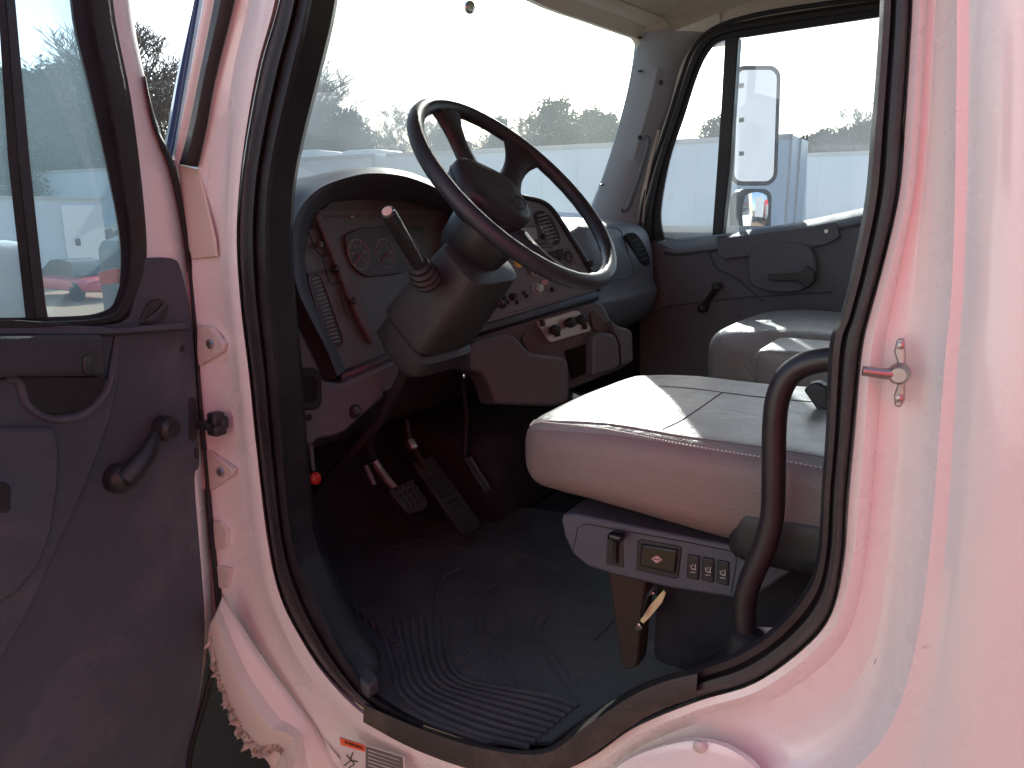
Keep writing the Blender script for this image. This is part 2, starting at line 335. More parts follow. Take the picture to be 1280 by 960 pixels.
cs.build('door_check', M['black'], T, label='black door check connector on the hinge pillar')
# striker on the rear jamb
P0 = PY(-.052)
st = slab('door_striker', [(1121,424),(1130,423),(1132,440),(1131,500),(1126,510),(1118,508),(1117,495),(1122,480),(1122,455),(1117,440)], P0, .008, M['steel'], T, off=.02, bevel=.002, label='steel door striker bolted to the rear jamb')
q = PY(-.03).h(1124, 467)
MB().tube([q, q+V((.016, .010, 0)), q+V((.036, .014, .002))], [.008, .0062, .0055], 12).build('striker_pin', M['steel'], st)
MB().lathe(q, (0, 1, 0), [(-.004, .012), (.004, .012), (.008, .010), (.011, .008)], 14).build('washer', M['steel'], st)
for xy in ((1126, 432), (1124, 498)): MB().lathe(PY(-.03).h(*xy), (0, 1, 0), [(0, .0042), (.003, .0042), (.004, .002)], 8).build('bolt', M['steel'], st)
# sill plate and lower rocker
mb = MB(); top = [(455,878),(520,905),(600,931),(680,938),(732,903),(788,866),(830,848),(872,838)]; bot = [(454,903),(520,938),(600,965),(680,972),(738,944),(792,906),(830,886),(870,872)]
mb.loft([PY(-.12).hs(l2(mixl(top, bot, -.10))), PY(-.05).hs(l2(top)), PY(-.018).hs(l2(mixl(top, bot, .12))), PY(-.014).hs(l2(mixl(top, bot, .5))), PY(-.014).hs(l2(mixl(top, bot, .97))), PY(-.05).hs(l2(bot))])
mb.build('sill_plate', M['sill'], T, label='brown black rubber sill plate along the bottom of the door opening')
arc = [(738,990),(775,950),(830,928),(875,922),(915,932),(950,958),(970,1000)]
mb = MB(); ra = PY(-.030).hs(l2(arc)); rb = PY(-.006).hs(l2(mixl(arc, [(850, 985)]*7, .07))); rc = PY(.0).hs(l2(mixl(arc, [(850, 985)]*7, .25))); rd = PY(.002).hs(l2(mixl(arc, [(850, 1000)]*7, 1)))
mb.loft([ra, rb, rc, rd]).build('step_fairing', M['paint'], T, label='white step fairing top with a screw below the sill')
sc = MB().lathe(PY(.003).h(874, 934), (0, 1, .0), [(-.004, .009), (.001, .009), (.003, .007), (.004, .002)], 12).build('screw', M['zinc'], T)
# warning label on the rocker
LP = Pl((.8, -.033, .95), (-.12, 1, .1))
LB = slab('warning_label', [(424,921),(505,946),(506,975),(428,975)], LP, .0015, M['labelwhite'], T, off=.012, bevel=0, label='orange and dark warning label on the lower jamb')
slab('label_header', [(425,922),(456,932),(456,940),(426,931)], LP, .001, M['orange'], LB, off=.0135, bevel=0)
slab('label_text_field', [(457,933),(503,947),(504,975),(457,975)], LP, .001, M['labelgrey'], LB, off=.0135, bevel=0)
mb = MB()
for k in range(7):
    y = 937+k*4.6; mb.prism(LP.hs([(460, y), (500-random.random()*8, y+12.5), (500-random.random()*2, y+14), (460, y+1.6)], .0155), V((0, -.0005, 0)))
mb.build('label_text', M['mark'], LB, smooth=False)
def text(name, s, size, loc, R, m, parent, ext=.0004, align='CENTER'):
    cu = bpy.data.curves.new('t', 'FONT'); cu.body = s; cu.size = size; cu.align_x = align; cu.align_y = 'CENTER'; cu.extrude = ext; cu.resolution_u = 3
    o = bpy.data.objects.new('t', cu); S.collection.objects.link(o); dg = bpy.context.evaluated_depsgraph_get()
    me = bpy.data.meshes.new_from_object(o.evaluated_get(dg)); bpy.data.objects.remove(o)
    me.transform(Matrix.Translation(loc)@R.to_4x4()); me.materials.clear()
    return finish(name, me, m, parent, smooth=False)
a_, b_ = LP.h(426, 925), LP.h(456, 935.5)
u = (b_-a_).normalized(); Rm = Matrix((u, LP.n.cross(u), LP.n)).transposed()
text('label_word', 'WARNING', .0085, LP.h(442, 931.5, .015), Rm, M['black'], LB)
mb = MB()
for pl_ in ([(433,944),(438,949),(443,955),(436,960)], [(430,957),(438,951),(447,952)], [(438,949),(441,941)]):
    mb.tube([LP.h(x, y, .0142) for x, y in pl_], .0011, 5)
mb.build('label_pictogram', M['black'], LB)
# broken fender piece in front of the sill
FP = Pl((1.05, -.03, .9), (-.35, 1, .05))
edge = [(262,790),(266,835),(270,846),(274,848),(277,862),(283,868),(281,880),(288,888),(289,900),(297,905),(295,917),(304,921),(306,934),(312,931),(318,945),(323,938),(330,944),(336,933),(344,936),(350,926),(358,926),(360,938),(352,944),(346,955),(338,962),(330,1000),(420,1040)]
edge2 = []
for a, b in zip(edge, edge[1:]):
    edge2.append(a)
    if a[1] < 960:
        for k in (1, 2):
            t = k/3; edge2.append((a[0]*(1-t)+b[0]*t+random.uniform(-3, 3), a[1]*(1-t)+b[1]*t+random.uniform(-2.5, 2.5)))
edge2.append(edge[-1])
inner = [(274,740)]+[(283+ (x-283)*0, y) for x, y in []]
inn = resamp([V((278, 745, 0)), V((300, 780, 0)), V((327, 822, 0)), V((358, 862, 0)), V((393, 909, 0)), V((428, 962, 0)), V((470, 1040, 0))], len(edge2)); inn = [(p.x, p.y) for p in inn]
smo = [(p.x+1, p.y-2) for p in resamp([V((262, 785, 0)), V((268, 840, 0)), V((280, 880, 0)), V((298, 915, 0)), V((318, 938, 0)), V((342, 934, 0)), V((352, 940, 0)), V((340, 965, 0)), V((330, 1000, 0)), V((420, 1040, 0))], len(edge2))]
rows = []
for t, off in ((0, 0), (.03, .004), (.08, .010), (.2, .030), (.42, .038), (.62, .012), (.85, .0), (1, -.012)):
    src_ = edge2 if t < .05 else smo
    jag = [(a[0]*(1-t)+b[0]*t, a[1]*(1-t)+b[1]*t) for a, b in zip(src_, inn)]
    rows.append(FP.hs(jag, off-.01))
fe = MB().loft(rows).build('front_fender', mat('fender_paint', (.70, .66, .58), .4, .06, 5, dirt=(.34, .26, .18), dscale=6, dlo=.55, dhi=.8), T, solid=.004, label='white fender rear edge, broken with a jagged torn hole')
mb = MB()                                      # torn glass-fibre fringe along the break
ins = [(a[0]*.90+b[0]*.10, a[1]*.90+b[1]*.10) for a, b in zip(edge2, inn)]
for k in range(0, len(edge2)-8):
    for r_ in range(4):
        e = edge2[k]; f = ins[k]; t = random.random()
        p = FP.h(e[0]*(1-t)+f[0]*t+random.uniform(-2, 2), e[1]*(1-t)+f[1]*t+random.uniform(-2, 2), .008+random.random()*.004)
        d = (FP.h(*e, .004)-FP.h(*f, .004)); d = d.normalized()*random.uniform(.002, .010)+V((random.uniform(-.005, .005), random.uniform(-.002, .008), random.uniform(-.005, .005)))
        w = V((random.uniform(-1, 1), random.uniform(-.3, .3), random.uniform(-1, 1))).normalized()*random.uniform(.003, .008)
        mb.add([p-w, p+w, p+w*.4+d, p-w*.3+d*.8], [(0, 1, 2, 3)])
mb.build('torn_edge', M['fibre'], fe, fix=False, smooth=False)
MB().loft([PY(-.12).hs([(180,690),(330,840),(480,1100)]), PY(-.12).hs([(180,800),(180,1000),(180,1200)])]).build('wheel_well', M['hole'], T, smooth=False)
mb = MB(); mb.tube(cr(PY(-.2).hs([(245,900),(300,945),(330,960),(380,1000)]), 4), .02, 8); mb.build('brake_hose', M['rubber'], T)

# ================================================================ open driver door
al = math.radians(80); DD = V((-math.cos(al), math.sin(al), 0)); DN = V((-math.sin(al), -math.cos(al), 0))
D = Pl((1.285, -.03, 1.5), DN)
panel = [(-160,405),(0,404),(100,405),(140,405),(157,400),(166,388),(170,340),(175,325),(216,323),(228,340),(240,400),(246,470),(248,540),(250,582),(244,598),(250,680),(257,780),(251,860),(238,950),(215,1060),(150,1150),(-160,1200)]
do = MB().prism(D.hs([(p.x, p.y) for p in cr([V((a, b, 0)) for a, b in panel], 3, True)], .0), -DN*.03).build('door', M['door'], T, bevel=.006, seg=3, label='open driver door with grey inner panel')
def dslab(name, pts, off, depth, m, sm=0, bevel=.003, parent=None, label=None): return slab(name, pts, D, depth, m, parent or do, off=off, smoothc=sm, bevel=bevel, label=label)
# skin and frame: white, as one loft round the window
gin = [(86,-160),(87,0),(107,100),(130,200),(146,280),(150,330),(146,365),(128,389),(60,396),(-160,398)]
ro = [(136,-160),(142,0),(165,125),(180,250),(184,320),(176,360),(160,392),(140,404),(60,410),(-160,412)]
wo = [(160,-160),(164,0),(187,120),(217,215),(232,290),(243,420),(252,560),(262,700),(262,800),(236,965)]
wi = [(130,-160),(138,0),(160,120),(178,250),(182,320),(200,420),(235,585),(244,700),(248,790),(225,965)]
MB().loft([D.hs(l2(wi), -.012), D.hs(l2(mixl(wi, wo, .5)), -.006), D.hs(l2(wo), -.014), D.hs(l2(wo), -.06)]).build('door_skin', M['paint'], do)
so_ = [(182,95),(196,155),(222,215),(236,290),(244,360),(250,440),(254,500),(262,580),(271,680),(279,755),(278,800),(262,870),(243,935),(236,990),(215,1080)]
si_ = [(180,95),(190,155),(212,215),(228,290),(237,360),(243,440),(247,500),(254,580),(262,680),(269,755),(269,800),(254,870),(235,935),(228,990),(206,1080)]
MB().loft([D.hs(l2(si_), -.012), D.hs(l2(mixl(si_, so_, .25)), .004), D.hs(l2(mixl(si_, so_, .75)), .004), D.hs(l2(so_), -.012), D.hs(l2(so_), -.03)]).build('weatherstrip', M['rubber'], do)
MB().loft([D.hs(l2(ro), -.014), D.hs(l2(mixl(ro, gin, .12)), .008), D.hs(l2(mixl(ro, gin, .5)), .010), D.hs(l2(mixl(ro, gin, .62)), -.004), D.hs(l2(mixl(ro, gin, .95)), -.006), D.hs(l2(gin), -.02)]).build('window_frame', M['rubber'], do)
bar = [((-14,-160),(6,-160)),((-3,0),(19,0)),((10,200),(37,200)),((30,380),(57,380)),((32,398),(60,396))]
mb = MB(); mb.loft([D.hs([b[0] for b in bar], -.02), D.hs([b[0] for b in bar], .004), D.hs([(b[0][0]*.6+b[1][0]*.4, b[0][1]) for b in bar], .004), D.hs([(b[0][0]*.5+b[1][0]*.5, b[0][1]) for b in bar], -.004), D.hs([b[1] for b in bar], .0), D.hs([b[1] for b in bar], -.02)])
mb.build('window_divider', M['black'], do)
MB().prism(D.hs([(-200,-160),(110,-160),(125,0),(150,150),(165,300),(160,400),(-200,405)], -.018), -DN*.004).build('door_glass', M['dg'], do, smooth=False)
dslab('sticker', [(124,340),(149,335),(149,353),(125,357)], -.0175, .001, M['labelwhite'], bevel=0, label='small pale sticker on the door glass')
# ledge, armrest recess, ridges
mb = MB(); ed = [(-160,402),(0,402),(120,405),(150,408),(228,400)]; ed2 = [(-160,418),(0,417),(120,417),(150,416),(236,410)]
mb.loft([D.hs(l2(ed), -.012), D.hs(l2(mixl(ed, ed2, .3)), .018), D.hs(l2(ed2), .020), D.hs([(x, y+4) for x, y in l2(ed2)], .0)]); mb.build('top_ledge', M['door'], do)
dslab('ledge_inlay', [(-100,401),(20,400),(90,405),(60,409),(-100,412)], .020, .006, M['black'], bevel=.001)
a = dslab('armrest', [(-160,420),(130,418),(134,440),(133,470),(-160,474)], .030, .034, mat('armrest_dark', (.040, .047, .052), .5, .1, 6, .3, 400), bevel=.008, label='dark padded armrest on the door')
dslab('grab_recess', [(-160,474),(10,474),(26,476),(30,500),(45,513),(66,519),(95,517),(115,506),(130,488),(134,472),(128,470),(-160,468)], .0145, .008, M['black'], sm=0, bevel=.003)
mb = MB(); mb.tube(cr(D.hs([(8,474),(24,478),(32,502),(48,517),(68,524),(98,521),(118,509),(134,490),(140,470)], .014), 4), .006, 8); mb.build('recess_rim', M['door'], do)
dslab('armrest_socket', [(p[0], p[1]) for p in rrect(105, 443, 116, 468, 5)], .0335, .004, M['blackgloss'], bevel=.001, parent=a)
dslab('raised_panel', [(138,474),(144,440),(149,412),(152,440),(150,480),(138,530),(112,600),(72,690),(40,760),(0,832),(-60,930),(-160,1100),(-160,474)], .012, .014, M['door'], bevel=.010)
dslab('map_pocket', [(70,534),(77,560),(75,610),(66,668),(50,710),(20,745),(-20,765),(-160,775),(-160,534)], .026, .016, M['door'], bevel=.014)
dslab('door_pull', rrect(-40, 603, 15, 642, 8), .075, .03, M['black'], bevel=.004)
for x_, y_ in ((228, 436),): MB().lathe(D.h(x_, y_, .0005), DN, [(0, .006), (.0015, .0055), (.002, .003)], 12).build('panel_screw', M['black'], do)
c_ = frame(DN)
cb = D.h(150, 598, .012); ck = D.h(205, 535, .035); cm = D.h(185, 556, .03)
cr_ = MB().lathe(cb-DN*.014, DN, [(0, .026), (.018, .026), (.028, .022), (.034, .012)], 20)
cr_.tube([cb+DN*.012, cb.lerp(cm, .35)+DN*.014, cb.lerp(cm, .75)+DN*.014, cm+DN*.008, ck-DN*.006], [.022, .020, .017, .015, .012], 14)
crk = cr_.build('window_crank', M['black'], do, bevel=0)
MB().lathe(ck-DN*.012, DN, [(0, .019), (.004, .0225), (.02, .0235), (.03, .0225), (.036, .015)], 20).build('knob', M['black'], crk)
v_ = dslab('speaker_vent', [(p[0], p[1]) for p in [(177,405),(180,392),(188,378),(198,374),(208,377),(211,387),(204,399),(192,405)]], .004, .01, M['black'], sm=4, bevel=.002)
for k in range(4): MB().tube(D.hs([(182+k*5, 400-k*3), (194+k*4, 398-k*6)], .006), .0022, 6).build('vent_slat', M['door'], v_)
ls = dslab('latch_slot', [(238,497),(243,496),(248,505),(248,540),(243,552),(238,548)], .0035, .006, M['black'], bevel=.001)
dslab('latch_slot', [(245,560),(249,562),(249,574),(245,572)], .0035, .006, M['black'], bevel=.001)
mb = MB(); mb.rbox(D.h(2, 366, -.14), (.055, .085, .03), .03, R=frame(DN), n=8); mb.build('mirror_housing', M['paint'], do, label='white round-cornered mirror outside the open door')
mb = MB(); mb.tube([D.h(-6, 370, -.13), D.h(-60, 395, -.05)], .012, 8); mb.build('mirror_arm', M['black'], do)

# ================================================================ cab shell
# roof, rear wall, floor, firewall
mb = MB()
hdr = cr([PY(-1.95).h(806, 62), PY(-1.93).h(799, 47), PY(-1.85).h(785, 41), PY(-1.65).h(740, 25), PY(-1.3).h(665, -4), V((1.40, -1.0, 2.60)), V((1.36, -.5, 2.59)), V((1.2, -.12, 2.52))], 4)
hl1 = [p+V((-.03, 0, .035)) for p in hdr]; hl2 = [p+V((-.10, 0, .05)) for p in hdr]
MB().loft([[p+V((.03, 0, -.0)) for p in hdr], [p+V((.0, 0, -.006)) for p in hdr], hl1, hl2]).build('windscreen_header', M['paint_in'], T, solid=.004)
n_ = len(hl2)
rr_ = [hl2, [V((.75, p.y, 2.64)) if p.y > -1.9 else V((.75, p.y, 2.56)) for p in hl2], [V((-.35, p.y, 2.66)) if p.y > -1.9 else V((-.35, p.y, 2.6)) for p in hl2]]
MB().loft(rr_).build('headliner', M['headliner'], T)
MB().rbox((.42, -1.05, 2.74), (.95, 1.05, .06), .05, n=8).build('roof', M['paint'], T)
MB().box((-.38, -1.05, 1.75), (.03, 1.02, .98)).build('rear_wall', M['paint_in'], T, smooth=False)
fl = MB().add([(-.35, -.10, .915), (-.35, -2.02, .915), (1.38, -2.02, .915), (1.38, -.10, .915)], [(0, 1, 2, 3)]); fl.add([(1.38, -.10, .915), (1.38, -2.02, .915), (1.72, -2.02, 1.42), (1.72, -.34, 1.42)], [(0, 1, 2, 3)]); fl.add([(1.72, -.34, 1.42), (1.72, -2.02, 1.42), (1.78, -2.02, 1.86), (1.78, -.40, 1.86)], [(0, 1, 2, 3)])
fl.build('cab_floor', M['carpet'], T, smooth=False, solid=.02)
MB().add([(1.10, -.115, .93), (1.42, -.115, .93), (1.42, -.115, 1.90), (1.20, -.115, 1.95), (1.74, -.36, .93), (1.79, -.40, 1.86)], [(0, 1, 2, 3), (1, 4, 5, 2)]).build('kick_panel', M['black'], T, smooth=False, solid=.01)
MB().rbox((1.42, -1.22, 1.06), (.3, .36, .16), .06, n=6).build('engine_tunnel', M['carpet'], T)
# hood outside, seen only past the dash
hp = []
for x, z, w in ((1.80, 1.50, .80), (2.2, 1.42, .76), (2.8, 1.28, .70), (3.05, 1.10, .66), (3.1, .7, .66)):
    hp.append([V((x, -1.05+w*math.sin(a)*1.0, z-.25*(1-math.cos(a)) if abs(a) < 1.3 else z-.6)) for a in [math.radians(d) for d in range(-90, 91, 12)]])
MB().loft(hp).build('hood', M['paint'], T)
# windscreen
wb_ = [V((1.30, -1.97, 1.84)), V((1.55, -1.75, 1.86)), V((1.72, -1.4, 1.88)), V((1.78, -1.05, 1.88)), V((1.72, -.7, 1.88)), V((1.55, -.35, 1.86)), V((1.26, -.10, 1.84))]
wt_ = [V((1.15, -1.95, 2.50)), V((1.27, -1.75, 2.54)), V((1.38, -1.4, 2.58)), V((1.42, -1.05, 2.60)), V((1.38, -.7, 2.58)), V((1.27, -.35, 2.54)), V((1.02, -.10, 2.50))]
B_, T_ = cr(wb_, 5), cr(wt_, 5)
ws = MB().loft([B_, T_]).build('windscreen', M['ws'], T, label='dusty sunlit windscreen')
for p in ((800, 47), (770, 36), (735, 22), (698, 10), (800, 89), (752, 231)):
    q = PY(-1.92).h(*p) if p[0] > 740 else PY(-1.62).h(*p)
    MB().rbox(q, (.007, .009, .0035), .003, n=3).build('gasket_tab', M['black'], ws)
wm = MB().lathe(Pl((1.30, 0, 2.45), (-1, 0, 0)).h(585, 9), (-1, .3, -.2), [(0, .012), (.004, .017), (.010, .017), (.013, .013), (.014, .008)], 20).build('suction_mount', M['chrome'], ws, label='small round glossy mount stuck to the windscreen')
# passenger A-pillar trim
pl_l = [(802,40),(806,52),(803,80),(795,120),(780,175),(765,220),(750,258),(744,285)]
pl_r = [(880,40),(866,56),(850,85),(838,130),(822,180),(812,225),(802,265),(800,290)]
A1 = PY(-1.93).hs(l2(pl_l)); A2 = PY(-1.99).hs(l2(pl_r))
MB().loft([[p+V((.05, -.02, 0)) for p in A1], A1, [a.lerp(b, .35)+V((-.02, .02, 0)) for a, b in zip(A1, A2)], [a.lerp(b, .75)+V((-.01, .012, 0)) for a, b in zip(A1, A2)], A2]).build('pillar_cover', M['trimgrey'], T, label='grey trim on the passenger windscreen pillar')
ph = MB().tube(cr(PY(-1.90).hs([(806,172),(811,175),(808,192),(797,228),(786,258),(780,263)]), 5), .009, 10).build('pillar_handle', M['dashlt'], T, label='grey grab handle on the passenger windscreen pillar')
for xy in ((826, 103), (800, 172), (779, 263)): MB().lathe(PY(-1.905).h(*xy), (-.4, 1, 0), [(-.01, .009), (.002, .009), (.003, .004)], 10).build('screw', M['black'], ph)
slab('pillar_backing', [(735,300),(752,250),(770,215),(790,160),(806,90),(812,50),(815,10),(900,0),(900,30),(876,60),(862,88),(842,150),(822,215),(812,262),(810,310),(770,330)], PY(-2.03), .03, M['paint_in'], T, bevel=0)
slab('roof_rail', [(780,-60),(812,10),(806,44),(812,60),(870,66),(884,46),(900,34),(1000,22),(1250,-10),(1250,-120)], PY(-2.035), .03, M['paint_in'], T, bevel=0)
# ---- passenger side: window frame, seals, panes, panel
Wp = PY(-2.02)
fo = [(800,306),(806,262),(818,215),(838,150),(858,90),(872,58),(892,38),(930,26),(1000,14),(1100,0),(1180,-12)]
fi = [(832,300),(827,265),(838,200),(856,145),(872,95),(886,66),(902,52),(940,46),(1000,37),(1100,22),(1180,10)]
fo_, fi_ = l2(fo), l2(fi)
pd_ = MB().loft([PY(-2.0).hs(fo_), PY(-1.975).hs(mixl(fo_, fi_, .2)), PY(-1.975).hs(mixl(fo_, fi_, .45)), PY(-1.99).hs(mixl(fo_, fi_, .55)), PY(-1.99).hs(mixl(fo_, fi_, .95)), PY(-2.05).hs(fi_)])
pdoor = pd_.build('passenger_door', M['rubber'], T, label='closed passenger door with dark panel under its window')
strip_c = [((806,190),(815,188)),((803,230),(813,232)),((800,276),(806,278))]
MB().loft([PY(-1.985).hs([(818,160),(806,205),(799,240),(796,278)]), PY(-1.97).hs([(826,163),(815,205),(808,240),(805,279)])]).build('pillar_edge', M['paint_in'], T, solid=.004)
# outer seal line of the passenger door
MB().tube(cr(PY(-1.975).hs([(800,290),(804,255),(816,210),(834,155),(853,95),(866,62),(888,38),(930,22),(1000,9),(1110,-5)]), 4), .008, 8).build('door_seal', M['rubber'], pdoor)
bt = [(832,300),(845,303),(895,297),(912,294),(960,288),(1020,277),(1080,264),(1130,252)]
bt2 = [(830,309),(845,312),(895,306),(912,303),(960,297),(1020,286),(1080,273),(1130,260)]
MB().loft([PY(-2.06).hs([(x, y-4) for x, y in bt]), PY(-2.03).hs(bt), PY(-1.985).hs(bt2), PY(-1.975).hs([(x, y+5) for x, y in bt2]), PY(-1.985).hs([(x, y+9) for x, y in bt2])]).build('window_sill', M['dashlt'], pdoor, label='sunlit inner sill of the passenger window')
MB().prism(PY(-1.995).hs([(906,48),(923,46),(918,120),(912,210),(903,292),(890,294),(896,210),(902,120)]), V((0, -.05, 0))).build('window_divider', M['black'], pdoor, bevel=.004)
MB().prism(PY(-2.04).hs([(800,330),(800,230),(850,60),(900,20),(1250,0),(1250,250)]), V((0, -.004, 0))).build('window_glass', M['sg'], pdoor, smooth=False)
pp = PY(-1.985); M['pdoor'] = mat('passenger_door_plastic', (.115, .118, .135), .5, .06, 5, .4, 800, dirt=(.19, .16, .14), dscale=3, dlo=.55, dhi=.9)
slab('kick_panel', [(690,385),(800,350),(812,640),(690,640)], PY(-2.0), .02, M['carpet'], T, bevel=0)
MB().prism(pp.hs([(798,292),(830,306),(845,312),(895,306),(960,297),(1080,273),(1250,240),(1250,640),(990,640),(800,560)]), V((0, -.07, 0))).build('door_panel', M['pdoor'], pdoor, bevel=.004)
# solid door/side skin outside so no light leaks
MB().add([(-.4, -2.1, .7), (1.32, -2.1, .7), (1.32, -2.1, 1.80), (-.4, -2.1, 1.80)], [(0, 1, 2, 3)]).build('outer_skin', M['paint'], pdoor, smooth=False, solid=.01)
MB().add([(-.4, -2.05, 1.7), (-.02, -2.05, 1.7), (-.02, -2.05, 2.66), (-.4, -2.05, 2.66)], [(0, 1, 2, 3)]).build('rear_pillar', M['paint_in'], T, smooth=False, solid=.03)
MB().add([(-.4, -.02, 2.20), (1.0, -.02, 2.24), (1.0, -.02, 2.66), (-.4, -.02, 2.66)], [(0, 1, 2, 3)]).build('roof_rail', M['paint'], T, smooth=False, solid=.03)
slab('arm_bracket', [(898,300),(915,296),(1000,285),(1045,277),(1050,296),(1035,305),(1000,312),(950,318),(905,325),(896,318)], pp, .02, M['pdoor'], pdoor, off=.02, bevel=.004)
slab('handle_recess', [(936,318),(946,308),(980,303),(1008,306),(1018,320),(1020,345),(1008,360),(985,366),(950,362),(936,350)], pp, .03, M['pdoor'], pdoor, off=.035, smoothc=3, bevel=.006)
slab('door_latch_handle', [(960,343),(1000,341),(1008,332),(1018,340),(1018,352),(1008,361),(998,352),(960,350)], pp, .02, M['black'], pdoor, off=.055, bevel=.003)
MB().lathe(pp.h(1033, 289, .02), (0, 1, 0), [(0, .009), (.004, .007)], 10).build('screw', M['steel'], pdoor)
pc1, pc2 = pp.h(878, 385, .02), pp.h(897, 358, .045)
mb = MB().lathe(pc1-V((0, .02, 0)), (0, 1, 0), [(0, .02), (.03, .018), (.036, .01)], 14); mb.tube([pc1, pc1.lerp(pc2, .6), pc2], [.014, .012, .009], 10); pk = mb.build('window_crank', M['black'], pdoor)
MB().lathe(pc2, (0, 1, 0), [(-.01, .015), (.02, .017), (.026, .01)], 14).build('knob', M['black'], pk)
MB().tube(cr(pp.hs([(886,312),(895,335),(915,345),(940,365),(955,378)], .001), 4), .003, 6).build('panel_ridge', M['door'], pdoor)
MB().tube(cr(pp.hs([(800,402),(830,385),(860,380),(930,372),(1040,365)], .001), 4), .003, 6).build('panel_ridge', M['door'], pdoor)

# ---- mirrors outside the passenger door
mp = Pl((.82, -2.38, 2.1), (-.76, .65, 0))
mo = rrect(917, 85, 971, 229, 12)
mo = [(x-(y-157)*.035, y) for x, y in mo]
mh = MB().prism(mp.hs(mo), -mp.n*.07).build('side_mirror', M['paint'], T, bevel=.006, seg=3, label='tall white side mirror outside the passenger window')
mg = Pl(mp.p, (-.47, .88, -.02))
MB().tube([mp.h(x, y, .0) for x, y in mo], .010, 6, closed=True).build('mirror_rim', M['black'], mh)
slab('mirror_glass', [(x*.93+944*.07, y*.97+157*.03) for x, y in mo], mp, .002, M['mirror'], mh, off=.004, bevel=0)
mo2 = [(x-(y-262)*.035, y) for x, y in rrect(922, 236, 965, 292, 11)]
cmh = MB().prism(mp.hs(mo2), -mp.n*.05).build('convex_mirror', M['black'], T, bevel=.006, label='small convex mirror below the tall passenger mirror')
c2 = mp.h(943, 264, .004); R_ = frame(mp.n); mb = MB(); rows = []
for i in range(9):
    row = []
    for j in range(9):
        a, b = (i/4-1), (j/4-1); aa = a*math.sqrt(1-b*b/3); bb = b*math.sqrt(1-a*a/3)
        row.append(c2+R_@V((aa*.062, bb*.076, .014*(1-(aa*aa+bb*bb)*.5))))
    rows.append(row)
mb.loft(rows).build('convex_glass', M['mirror'], cmh)
mb = MB(); mb.tube(cr([mp.h(921, 50, -.05), mp.h(918, 85, -.06), mp.h(912, 180, -.06), mp.h(910, 270, -.06), mp.h(912, 330, -.05)], 3), .014, 8)
mb.tube([mp.h(921, 50, -.05), V((.98, -2.1, 2.46))], .014, 8); mb.tube([mp.h(912, 330, -.05), V((.95, -2.1, 1.7))], .014, 8)
for y in (107, 150, 192): mb.box(mp.h(926, y, .006), (.012, .004, .008))
mb.build('mirror_bracket', M['steel'], T)

# ================================================================ dashboard
F1 = Pl((1.30, -.5, 1.75), (-.97, 0, .2))
FE = [(432,463),(420,436),(402,400),(387,362),(381,325),(384,295),(395,268),(415,253),(440,250),(470,250),(505,252),(535,258),(556,265),(600,285),(640,300)]
LI = [(426,468),(414,436),(395,399),(379,361),(372,320),(375,283),(386,258),(407,236),(435,224),(470,218),(507,222),(535,232),(560,245),(600,270),(640,292)]
OU = [(407,476),(391,440),(372,402),(353,370),(343,330),(340,290),(350,256),(370,238),(395,226),(430,213),(470,209),(507,214),(540,226),(600,250),(645,280)]
f0 = F1.hs(l2(FE)); XL = PX(1.19); XO = PX(1.25)
li = XL.hs(l2(LI)); ou = XO.hs(l2(OU))
rows = [f0, [a.lerp(b, .5) for a, b in zip(f0, li)], [a.lerp(b, .96) for a, b in zip(f0, li)], li, XL.hs(mixl(l2(LI), l2(OU), .25), .004), [a.lerp(b, .6)+V((-.012, 0, 0)) for a, b in zip(li, ou)], ou,
        [p+V((.05, 0, -.002)) for p in ou], [V((min(1.76, 1.40+max(0, -.14-p.y)*1.3), p.y, min(p.z-.03, 1.88))) for p in ou]]
dash = MB().loft(rows).build('dashboard', M['dash'], T, label='dark grey dashboard with arched instrument hood', fix=True)
face = slab('instrument_panel', [(440,470)]+[(p[0], p[1]) for p in FE[:13]]+[(590,330),(560,430),(500,450)], F1, .02, M['face'], T, off=-.004, bevel=0, label='grey instrument panel with gauges, switches and a tall air vent')
def fsl(name, pts, off, dep, m, sm=0, bevel=.0015, parent=None, label=None): return slab(name, pts, F1, dep, m, parent or face, off=off, smoothc=sm, bevel=bevel, label=label)
fsl('trim_bar', [(395,268),(402,266),(424,306),(451,371),(462,400),(474,421),(466,430),(452,405),(434,366),(412,310)], .010, .012, M['dashlt'], bevel=.003)
fsl('gauge_lens', [(431,294),(450,285),(500,281),(530,283),(530,330),(500,342),(459,346),(446,338),(434,318)], .004, .006, mat('gauge_black', (.045, .047, .05), .55), bevel=.002)
def gauge(cx, cy, r, need):
    c = F1.h(cx, cy, .0045); R = frame(F1.n); mb = MB()
    a = [c+R@V((math.cos(t)*r, math.sin(t)*r, 0)) for t in [2*math.pi*k/36 for k in range(36)]]
    mb.tube(a, .0009, 5, closed=True)
    for k in range(11):
        t = math.radians(225-27*k); d = R@V((math.cos(t), math.sin(t), 0)); mb.tube([c+d*r*.78, c+d*r*.94], .0008, 4)
    g_ = mb.build('gauge', M['mark'], face)
    for k in range(0, 11, 2):
        t = math.radians(225-27*k); d = R@V((math.cos(t), math.sin(t), 0)); text('gauge_number', str(k*10 if r > .036 else k*5), .0085, c+d*r*.58, R, M['mark'], g_)
    t = math.radians(need); d = R@V((math.cos(t), math.sin(t), 0)); MB().tube([c-d*r*.1+F1.n*.003, c+d*r*.8+F1.n*.003], [.0018, .0007], 5).build('needle', M['redmark'], g_)
gauge(449, 318, .037, 225); gauge(482, 317, .037, 225); gauge(513, 313, .037, 225)
mb = MB()
for k in range(5): mb.box(F1.h(440+k*16, 270-k*1.2, .001), (.006, .004, .0008), frame(F1.n))
mb.build('warning_lights', M['mark'], face)
